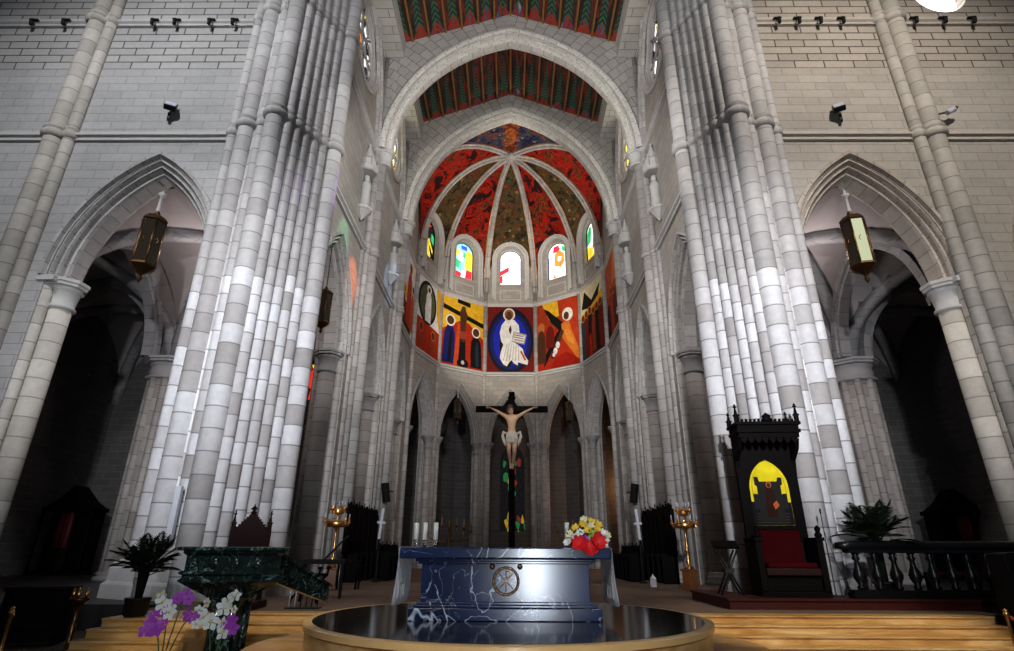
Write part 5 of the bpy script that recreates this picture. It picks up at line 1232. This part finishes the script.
for s in (-1, 1):
    nm = 'left' if s < 0 else 'right'; src = None
    for k in range(6):
        loc = (s*6.40, 24.9+.95*k, FL); h = 2.75 if k < 5 else 2.75
        lb = 'tall dark choir stall on the %s side, %s from the crossing' % (nm, nst[k])
        if src is None: src = stall(loc, -s*PI/2, 2.75, lb, 'choir stalls along the %s side' % nm)
        else: copy_tree(src, loc, None, lb)
    src = None
    for k in range(5):
        loc = (s*5.35, 26.4+.95*k, FL); lb = 'low dark choir stall in the front row on the %s, %s from the crossing' % (nm, nst[k])
        if src is None: src = stall(loc, -s*PI/2, 1.1, lb, 'front choir stalls on the %s side' % nm)
        else: copy_tree(src, loc, None, lb)
    # pale cross-shaped stand and black loudspeaker on the second choir pier
    t = thing('white_wall_cross', 'slim white cross leaning out in front of the %s choir stalls' % nm, 'cross', (s*5.45, 25.0, FL+1.65))
    TL = Matrix.Rotation(R(4), 4, 'Y') if s < 0 else Matrix.Rotation(R(-4), 4, 'Y')
    q = MB(); q.box(-.055, .055, -.05, .05, 0, 1.22, 0, TL); q.build('upright', MT['speaker'], t)
    q = MB(); q.box(-.17, .17, -.045, .045, .60, .69, 0, TL); q.build('crossbar', MT['speaker'], t)
    q = MB(); q.lathe([(.16, -1.65), (.16, -1.6), (.03, -1.55), (.03, .0)], (0, 0, 0), 12); q.build('stand', MT['iron'], t)
    t = thing('wall_loudspeaker', 'black slanted loudspeaker high on the second %s choir pier' % nm, 'loudspeaker', (s*6.85, 32.6, 4.25), s*.9)
    q = MB(); q.box(-.20, .20, -.20, .12, 0, 1.05, 0, Matrix.Rotation(R(10), 4, 'X')); bevelled(q.build('cabinet', MT['black'], t), .03)
    q = MB(); q.tube([(0, .1, .6), (s*.1, .35, .6)], .04, 8); q.build('bracket', MT['iron'], t)

# ------------------------------------------------------------------ column loudspeakers on the crossing piers
for s, x, y in ((-1, -8.78, 15.42), (1, 6.42, 15.78)):
    t = thing('column_loudspeaker', 'slim pale grey column loudspeaker mounted on the %s crossing pier' % ('left' if s < 0 else 'right'), 'loudspeaker', (x, y, 1.9))
    q = MB(); q.box(-.075, .075, -.08, .07, 0, 1.42); bevelled(q.build('cabinet', MT['speaker'], t), .015)
    q = MB(); q.box(-.055, .055, -.09, -.08, .05, 1.37); q.build('grille', MT['speaker'], t)
    q = MB(); q.box(-.03, .03, .06, .2, 1.25, 1.32); q.box(-.03, .03, .06, .2, .15, .22); q.build('bracket', MT['iron'], t)

# ------------------------------------------------------------------ dais, balustrade, stands on the right
q = MB(); q.box(5.0, 12.2, 14.05, 15.2, FL+.001, .76); q.box(4.96, 12.2, 14.0, 15.22, .735, .78); q.box(5.0, 5.85, 15.2, 16.9, FL+.001, .76); q.box(4.96, 5.87, 15.22, 16.95, .735, .78); o = q.build('dais', MT['dais']); tag(o, 'low red-brown wooden dais under the canopied throne', 'dais')
t = thing('balustrade', 'black marble balustrade with bulging balusters right of the throne', 'balustrade', (8.0, 14.2, .78))
q = MB(); q.tube([(-.28, 0, 1.12), (0, 0, 1.12), (3.9, 0, 1.12)], [.07, .115, .115], 12); q.box(-.1, 3.9, -.13, .13, .96, 1.04); q.build('handrail', MT['rail'], t)
q = MB(); q.box(-.15, 3.9, -.13, .13, .0, .12); q.box(-.12, 3.9, -.10, .10, .12, .18); q.build('plinth', MT['rail'], t)
for k in range(9):
    q = MB(); q.lathe([(.07, .18), (.10, .22), (.06, .28), (.13, .42), (.14, .50), (.07, .66), (.05, .78), (.09, .84), (.06, .90), (.09, .97)], (.12+.43*k, 0, 0), 12); q.build('baluster', MT['rail'], t)
t = thing('microphone_stand', 'thin black microphone stand between the throne and the right palm', 'microphone stand', (7.72, 14.62, .78))
q = MB(); q.lathe([(.17, 0), (.17, .02), (.03, .04), (.014, .06), (.014, 1.2)], (0, 0, 0), 14); q.build('base_and_pole', MT['iron'], t)
q = MB(); q.tube([(0, 0, 1.18), (-.02, -.05, 1.85)], .010, 6); q.build('boom', MT['iron'], t)
q = MB(); q.tube([(-.02, -.05, 1.85), (-.022, -.06, 1.97)], [.018, .024], 8); q.build('microphone', MT['black'], t)
q = MB(); q.tube([(0.0, 0, 1.5), (.1, -.03, .9), (.25, -.05, .25), (.5, -.08, .012), (.9, .0, .012)], .006, 5); q.build('cable', MT['black'], t)
t = thing('book_stand', 'dark crossed-leg book stand left of the canopied throne', 'lectern', (5.42, 15.1, .78), R(-8))
for s in (-1, 1):
    for y in (-.2, .2): q = MB(); q.tube([(s*.26, y, 0), (0, y, .55), (-s*.24, y, 1.02)], .025, 6); q.build('leg', MT['iron'], t)
q = MB(); q.box(-.30, .30, -.02, .02, -.2, .2, 0, Matrix.Translation((0, -.02, 1.14)) @ Matrix.Rotation(R(-65), 4, 'X')); q.build('book_rest', MT['darkwood'], t)
q = MB(); q.box(-.1, .1, -.24, .24, .50, .58); q.build('hinge_bar', MT['iron'], t)
t = thing('kneeler_bench', 'dark low bench with red cushion behind the black balustrade', 'bench', (10.7, 14.85, .78))
q = MB(); q.box(-.6, .6, -.2, .2, .40, .46); bevelled(q.build('seat', MT['darkwood'], t), .01)
q = MB(); q.box(-.56, .56, -.18, .18, .46, .54); bevelled(q.build('cushion', MT['redvelvet'], t), .03)
for sx in (-.5, .5): q = MB(); q.box(sx-.04, sx+.04, -.18, .18, 0, .40); q.build('leg', MT['darkwood'], t)
t = thing('dark_console', 'large black organ-like console at the far right edge of the steps', 'console', (10.95, 12.0, 0))
q = MB(); q.box(-.95, 1.1, -.1, .75, 0, 1.15); q.prism([(-.95, 1.15), (1.1, 1.15), (1.1, 1.85), (-.95, 1.75)], .25, .75); bevelled(q.build('cabinet', MT['black'], t), .02)
q = MB(); q.box(-.8, .95, -.35, .2, .98, 1.04); q.build('key_desk', MT['darkwood'], t)
for k in range(3): q = MB(); q.box(-.5, .6, .05+.06*k, .12+.06*k, 1.16+.10*k, 1.20+.10*k); q.build('manual', MT['speaker'] if k == 1 else MT['iron'], t)
q = MB(); q.box(-.7, -.5, -.5, -.3, 0, .55); q.box(-.7, .5, -.55, -.25, .55, .62); q.box(.3, .5, -.5, -.3, 0, .55); q.build('bench', MT['darkwood'], t)

def stanchion(loc, label, h=1.0):
    t = thing('rope_stanchion', label, 'stanchion', loc)
    q = MB(); q.lathe([(.16, 0), (.16, .02), (.05, .045), (.022, .07), (.020, h-.10), (.035, h-.09), (.035, h-.06), (.022, h-.05), (.03, h-.02), (.005, h)], (0, 0, 0), 14); q.build('post', MT['brass'], t)
    q = MB(); q.tube([(.02, -.0, h-.08), (.05, 0, h-.12)], .012, 6); q.build('hook', MT['brass'], t)
    return t
stanchion((7.30, 9.2, 0), 'brass rope post at the bottom right corner')
q = MB(); q.tube([(7.35+.1*k, 9.2+.03*k, .88-.55*math.sin(PI*k/16*.5)) for k in range(17)], .028, 8); o = q.build('barrier_rope', MT['redrope']); tag(o, 'dark red barrier rope hanging from the bottom right brass post', 'rope')
stanchion((-6.75, 8.5, 0), 'slender brass rope post at the bottom left', 1.02)
stanchion((-9.3, 10.6, 0), 'brass rope post in the dark at the far left edge', .95)
t = thing('votive_stand', 'small gilded votive candle stand in the dark left of the palm', 'candle stand', (-7.92, 11.45, 0))
q = MB(); q.lathe([(.2, 0), (.2, .03), (.06, .08), (.04, .3), (.07, .42), (.035, .5), (.035, .75), (.10, .84), (.16, .88), (.16, .92)], (0, 0, 0), 12); q.build('stem', MT['darkbrass'], t)
for k in range(5): a = k*1.257; q = MB(); q.lathe([(.025, .92), (.03, .98), (.026, 1.06), (.004, 1.08)], (.11*math.cos(a), .11*math.sin(a), 0), 8); q.build('cup', MT['brass'], t)
t = thing('kneeler', 'dark wooden prayer kneeler at the far left in the shadow', 'kneeler', (-9.6, 12.6, 0), R(20))
q = MB(); q.box(-.6, .6, .2, .28, 0, .95); q.box(-.65, .65, .1, .36, .95, 1.02); bevelled(q.build('front_panel', MT['darkwood'], t), .01)
q = MB(); q.box(-.6, .6, -.5, -.2, .16, .24); q.build('knee_board', MT['darkwood'], t)
for s in (-1, 1): q = MB(); q.prism([(-.5, 0), (.28, 0), (.28, .95), (.15, .95), (.0, .3), (-.5, .24)], -.03, .03, Matrix.Translation((s*.58, 0, 0)) @ Matrix.Rotation(PI/2, 4, 'Z')); q.build('side_panel', MT['darkwood'], t)
t = thing('floor_lantern', 'small white candle lantern on the floor left of the right candelabrum', 'lantern', (5.30, 22.6, FL)); t.scale = (.62, .62, .62)
q = MB(); q.box(-.14, .14, -.14, .14, 0, .05); q.lathe([(.2, .46), (.12, .56), (.05, .62), (.06, .66), (.01, .70)], (0, 0, 0), 4, a0=PI/4, smooth=False); q.build('frame', MT['whitewax'], t)
q = MB(); q.box(-.11, .11, -.11, .11, .05, .46); q.build('panes', MT['whitecloth'], t)
for sx in (-.13, .13):
    for sy in (-.13, .13): q = MB(); q.box(sx-.015, sx+.015, sy-.015, sy+.015, .05, .48); q.build('corner_post', MT['whitewax'], t)

# ------------------------------------------------------------------ hanging lanterns
def lantern(loc, ztop, sc, label, lit, rod=True, rz=0.):
    """loc = bottom of the glass body"""
    t = thing('hanging_lantern', label, 'lantern', loc, rz)
    r = .40*sc; h = 1.75*sc
    if rod:
        q = MB(); z = h+.45*sc; L_ = ztop-loc[2]
        q.lathe([(.03, z), (.09, z+.04), (.06, z+.12), (.055, z+(L_-z)*.45), (.13, z+(L_-z)*.48), (.13, z+(L_-z)*.54), (.05, z+(L_-z)*.58), (.04, L_-.28), (.13, L_-.18), (.16, L_-.05), (.1, L_)], (0, 0, 0), 12); q.build('pendant_rod', MT['cap'], t)
    else:
        q = MB(); q.tube([(0, 0, h+.4*sc), (0, 0, ztop-loc[2])], .02, 6); q.build('chain', MT['iron'], t)
    q = MB(); q.lathe([(r*1.02, h), (r*1.12, h+.04*sc), (r*1.05, h+.10*sc), (r*.7, h+.26*sc), (r*.3, h+.34*sc), (r*.2, h+.48*sc), (.03, h+.5*sc)], (0, 0, 0), 6, smooth=False); q.build('cap', MT['darkbrass'], t)
    for k in range(6):
        a, b_ = k*PI/3, (k+1)*PI/3; p = [Vector((r*math.cos(x), r*math.sin(x), 0)) for x in (a, b_)]
        g = MB(); c = (p[0]+p[1])/2; q0 = [p[0]*.97, p[1]*.97]
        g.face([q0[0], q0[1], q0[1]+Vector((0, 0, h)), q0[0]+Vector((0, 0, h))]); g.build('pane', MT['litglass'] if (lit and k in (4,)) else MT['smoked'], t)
        f_ = MB(); f_.tube([p[0], p[0]+Vector((0, 0, h))], .025*sc, 6); m0 = p[0].lerp(p[1], .5); 
        f_.tube([m0+Vector((0, 0, h*.62)), m0.lerp(p[0], .35)+Vector((0, 0, h*.55)), m0+Vector((0, 0, h*.48)), m0.lerp(p[1], .35)+Vector((0, 0, h*.55)), m0+Vector((0, 0, h*.62))], .014*sc, 5)
        f_.build('glazing_bar', MT['darkbrass'], t)
    q = MB(); q.lathe([(.02, -.62*sc), (.07*sc, -.55*sc), (.10*sc, -.46*sc), (.05*sc, -.38*sc), (.10*sc, -.30*sc), (r*.55, -.20*sc), (r*.95, -.08*sc), (r*1.12, -.02*sc), (r*1.05, .06*sc)], (0, 0, 0), 6, smooth=False); q.build('base', MT['darkbrass'], t)
    return t
lantern((-12.85, 17.3, 10.95), 14.62, 1., 'dark brass hexagonal lantern hanging in the left transept arch', False, True, .2)
lantern((12.3, 17.3, 10.95), 14.55, 1., 'brass hexagonal lantern with a bright pane hanging in the right transept arch', True, True, -.2)
lantern((-7.9, 21.7, 10.6), 14.5, .75, 'dark lantern hanging in the first arch of the left choir arcade', False, False)
lantern((8.2, 21.7, 10.6), 14.5, .75, 'dark lantern hanging in the first arch of the right choir arcade', False, False)
lantern((-4.25, 44.3, 11.6), 14.4, .75, 'faint lantern hanging in the apse arch left of the crucifix', False, True)
lantern((4.75, 44.2, 11.4), 14.4, .75, 'faint lantern hanging in the apse arch right of the crucifix', False, True)

# ------------------------------------------------------------------ small fittings on the transept walls
def spot(loc, label, group):
    t = thing('wall_spotlight', label, 'spotlight', loc, 0, group)
    q = MB(); q.box(-.16, .16, -.02, .10, .03, .07); q.box(-.025, .025, -.06, 0, -.10, .05); q.build('bracket', MT['iron'], t)
    q = MB(); q.lathe([(.055, -.15), (.07, -.13), (.07, .10), (.04, .13)], (0, 0, 0), 12, M=Matrix.Translation((0, -.07, -.16)) @ Matrix.Rotation(R(14), 4, 'X')); q.build('lamp_head', MT['black'], t)
    return t
src = None; Wd = ('first', 'second', 'third', 'fourth')
for grp, xs in (('outer left', (-19.3, -18.0, -16.95-.0)), ('inner left', (-14.4, -13.5, -12.1, -11.15)), ('inner right', (10.75, 11.55, 12.4, 13.3)), ('outer right', (16.2, 17.35, 18.5))):
    for k, x in enumerate(xs):
        lb = '%s small black spotlight from the pier shafts under the %s upper string course' % (Wd[k], grp)
        order_ = k if 'right' in grp else len(xs)-1-k
        lb = 'small black spotlight on the %s upper wall, %s counting outward from the nave' % (grp, Wd[order_])
        loc = (x, 16.26, 21.62)
        if src is None: src = spot(loc, lb, 'spotlights under the upper string course')
        else: copy_tree(src, loc, None, lb)
def flood(loc, rz, label):
    t = thing('wall_floodlight', label, 'floodlight', loc, rz)
    q = MB(); q.box(-.04, .04, -.02, .16, -.25, 0); q.build('bracket', MT['iron'], t)
    M = Matrix.Translation((0, -.12, .22)) @ Matrix.Rotation(R(-38), 4, 'X'); q = MB(); q.box(-.20, .20, -.10, .10, -.24, .24, 0, M); bevelled(q.build('housing', MT['iron'], t), .03)
    q = MB(); q.box(-.17, .17, -.115, -.10, -.21, .21, 0, M); q.build('lens', MT['speaker'], t); return t
flood((-12.7, 16.3, 16.85), .5, 'tilted floodlight above the left transept arch'); flood((12.2, 16.3, 16.75), -.5, 'tilted floodlight above the right transept arch')
t = thing('security_camera', 'small pale security camera beside the right wall shafts', 'camera', (16.05, 16.2, 16.75))
q = MB(); q.tube([(-.25, .1, 0), (0, 0, 0)], .03, 8); q.build('arm', MT['iron'], t)
q = MB(); q.lathe([(.08, -.2), (.10, -.18), (.10, .14), (.07, .16)], (0, 0, 0), 12, M=Matrix.Translation((.12, -.06, .02)) @ Matrix.Rotation(R(60), 4, 'Y')); q.build('housing', MT['speaker'], t)
q = MB(); q.ball((.30, -.1, .13), .06, 8); q.build('lens', MT['black'], t)

def confessional(loc, rz, label):
    t = thing('confessional', label, 'confessional', loc, rz)
    q = MB(); q.box(-1.3, 1.3, -.6, .6, 0, .18); q.box(-1.25, 1.25, .1, .55, .18, 3.0); q.box(-1.35, 1.35, -.6, .62, 3.0, 3.2); q.prism([(-1.3, 3.2), (1.3, 3.2), (.75, 3.55), (0, 4.3), (-.75, 3.55)], -.5, .5); bevelled(q.build('cabinet', MT['darkwood'], t), .01)
    for x in (-1.25, -.45, .45, 1.25): q = MB(); q.lathe([(.09, .18), (.09, .4), (.06, .45), (.06, 2.7), (.09, 2.75), (.09, 3.0)], (x, -.5, 0), 10); q.build('post', MT['darkwood'], t)
    q = MB(); q.box(-.42, .42, -.5, -.44, .18, 1.25); q.build('door', MT['redwood'], t)
    q = MB(); rows = [[Vector((-.42+.84*j/20, -.40+.04*math.sin(j*1.3), z)) for j in range(21)] for z in (1.25, 2.95)]; q.grid(rows); o = q.build('curtain', MT['redrope'], t); o.modifiers.new('thick', 'SOLIDIFY').thickness = .01
    return t
confessional((-22.7, 30.6, FL), 0, 'dark gabled wooden confessional in the left aisle shadow'); confessional((23.0, 30.6, FL), 0, 'dark gabled wooden confessional in the right aisle shadow')
# ------------------------------------------------------------------ camera, light
cam = bpy.data.cameras.new('camera'); co = bpy.data.objects.new('camera', cam); COL.objects.link(co)
cam.sensor_width = 36; cam.lens = 559/1014*36; cam.clip_end = 300
pitch, yaw, roll = math.atan(225.5/559), R(.45), R(.25)
co.location = (.06, 0, 1.75)
co.rotation_euler = (Matrix.Rotation(yaw, 3, 'Z') @ Matrix.Rotation(PI/2+pitch, 3, 'X') @ Matrix.Rotation(roll, 3, 'Z')).to_euler()
scn.camera = co
wd = bpy.data.worlds.new('world'); scn.world = wd; wd.use_nodes = True
wd.node_tree.nodes['Background'].inputs[0].default_value = (.80, .88, 1, 1); wd.node_tree.nodes['Background'].inputs[1].default_value = .04
def lamp(kind, name, loc, tgt, power, col=(1, 1, 1), size=.5, angle=60, blend=.6, sy=None):
    l = bpy.data.lights.new(name, kind); l.energy = power; l.color = col
    o = bpy.data.objects.new(name, l); COL.objects.link(o); o.location = loc
    d = Vector(tgt)-Vector(loc); o.rotation_euler = d.to_track_quat('-Z', 'Y').to_euler()
    if kind == 'SPOT': l.spot_size = R(angle); l.spot_blend = blend; l.shadow_soft_size = size
    elif kind == 'AREA':
        l.size = size
        if sy: l.shape = 'RECTANGLE'; l.size_y = sy
    else: l.shadow_soft_size = size
    return o
# nave floodlights; crossing lamps are unseen fill added for the upper walls
lamp('SPOT', 'nave_flood', (-2, -4, 8), (-8.2, 15.5, 7.6), 19800, (.94, .955, 1), .25, 43, 1.)
lamp('SPOT', 'nave_flood', (2, -4, 8), (7.9, 15.5, 7.6), 21000, (.97, .97, 1), .25, 43, 1.)
lamp('SPOT', 'crossing_fill', (-12, 2.5, 24), (-13.2, 16.5, 16), 9300, (.95, .97, 1), .4, 84, 1.)
lamp('SPOT', 'crossing_fill', (12, 2.5, 24), (13.4, 16.5, 16), 9300, (1, .92, .82), .4, 84, 1.)
lamp('SPOT', 'crossing_fill', (0, 1, 25), (0, 17, 24), 4200, (.97, .97, 1), .4, 74, .8)  # small fill added to brighten the tops of both piers
lamp('SPOT', 'choir_flood', (0, 16, 18), (0, 30, 31), 4700, (1, .96, .90), .3, 100, .8)
lamp('SPOT', 'apse_flood', (-3.5, 29, 15.5), (.5, 47, 21), 5600, (1, .91, .77), .3, 54, .6)
lamp('SPOT', 'apse_flood', (3.5, 29, 15.5), (-.5, 47, 21), 5600, (1, .91, .77), .3, 54, .6)
lamp('SPOT', 'vault_flood', (0, 36.2, 23), (0, 41.5, 33), 3000, (1, .91, .78), .3, 120, .8)
lamp('SPOT', 'choir_flood', (3.5, 11, 17), (-7.6, 26, 16), 8000, (1, .98, .95), .3, 58, .8)
lamp('SPOT', 'choir_flood', (-3.5, 11, 17), (7.6, 26, 16), 8000, (1, .98, .95), .3, 58, .8)
lamp('SPOT', 'apse_arcade_flood', (0, 24, 15.5), (0, 47, 12), 1900, (1, .92, .82), .3, 40, .7)
lamp('POINT', 'aisle_lamp', (-12.5, 21.5, 12.6), (0, 0, 0), 260, (1, .90, .87), .3)
lamp('POINT', 'aisle_lamp', (12.5, 21.5, 12.6), (0, 0, 0), 260, (1, .90, .87), .3)
lamp('POINT', 'chapel_lamp', (9.6, 48.6, 7), (0, 0, 0), 420, (1, .45, .16), .3)
lamp('AREA', 'altar_highlight', (1.0, -6, 1.15), (.4, 9, 1.15), 480, (.80, .89, 1), .8, sy=2.3)  # unseen area light added behind the camera for the altar-front highlight
lamp('SPOT', 'altar_flood', (-2.6, -.5, 7.5), (.4, 9.5, 1.2), 900, (.98, .97, .96), .2, 32, .7)
lamp('SPOT', 'altar_flood', (2.6, -.5, 7.5), (-.4, 9.5, 1.2), 900, (.98, .97, .96), .2, 32, .7)
lamp('SPOT', 'crucifix_spot', (.5, 12, 9.5), (.1, 20.5, 6), 1000, (1, .93, .82), .15, 14, .6)
lamp('SPOT', 'step_flood', (7.0, 3, 9), (6.4, 11.6, .3), 4600, (1, .92, .78), .2, 34, .6)
lamp('SPOT', 'step_flood', (-3, 3, 9), (-4.2, 11.6, .3), 2400, (1, .92, .78), .2, 30, .6)
# coloured sunlight through the stained clerestory glass
lamp('SPOT', 'stained_sun', (6.5, 26.5, 26), (-7.7, 22.0, 14.9), 22000, (.15, 1, .45), .05, 6, .6)
lamp('SPOT', 'stained_sun', (6.5, 25.5, 26), (-7.7, 23.2, 13.6), 12000, (1, .85, .35), .05, 6, .6)
lamp('SPOT', 'stained_sun', (6.5, 27.5, 26), (-8.8, 23.6, 12.6), 26000, (1, .22, .05), .05, 7, .6)
lamp('SPOT', 'stained_sun', (6.5, 29.0, 26), (-6.9, 17.5, 14.0), 9000, (.5, .25, 1), .05, 6, .6)
lamp('SPOT', 'stained_sun', (6.5, 29.0, 26), (-7.4, 31.2, 17.2), 9000, (.4, .6, 1), .05, 9, .6)
vs = scn.view_settings; vs.view_transform = 'Standard'; vs.look = 'None'; vs.gamma = 1; vs.use_curve_mapping = False; vs.exposure = 0
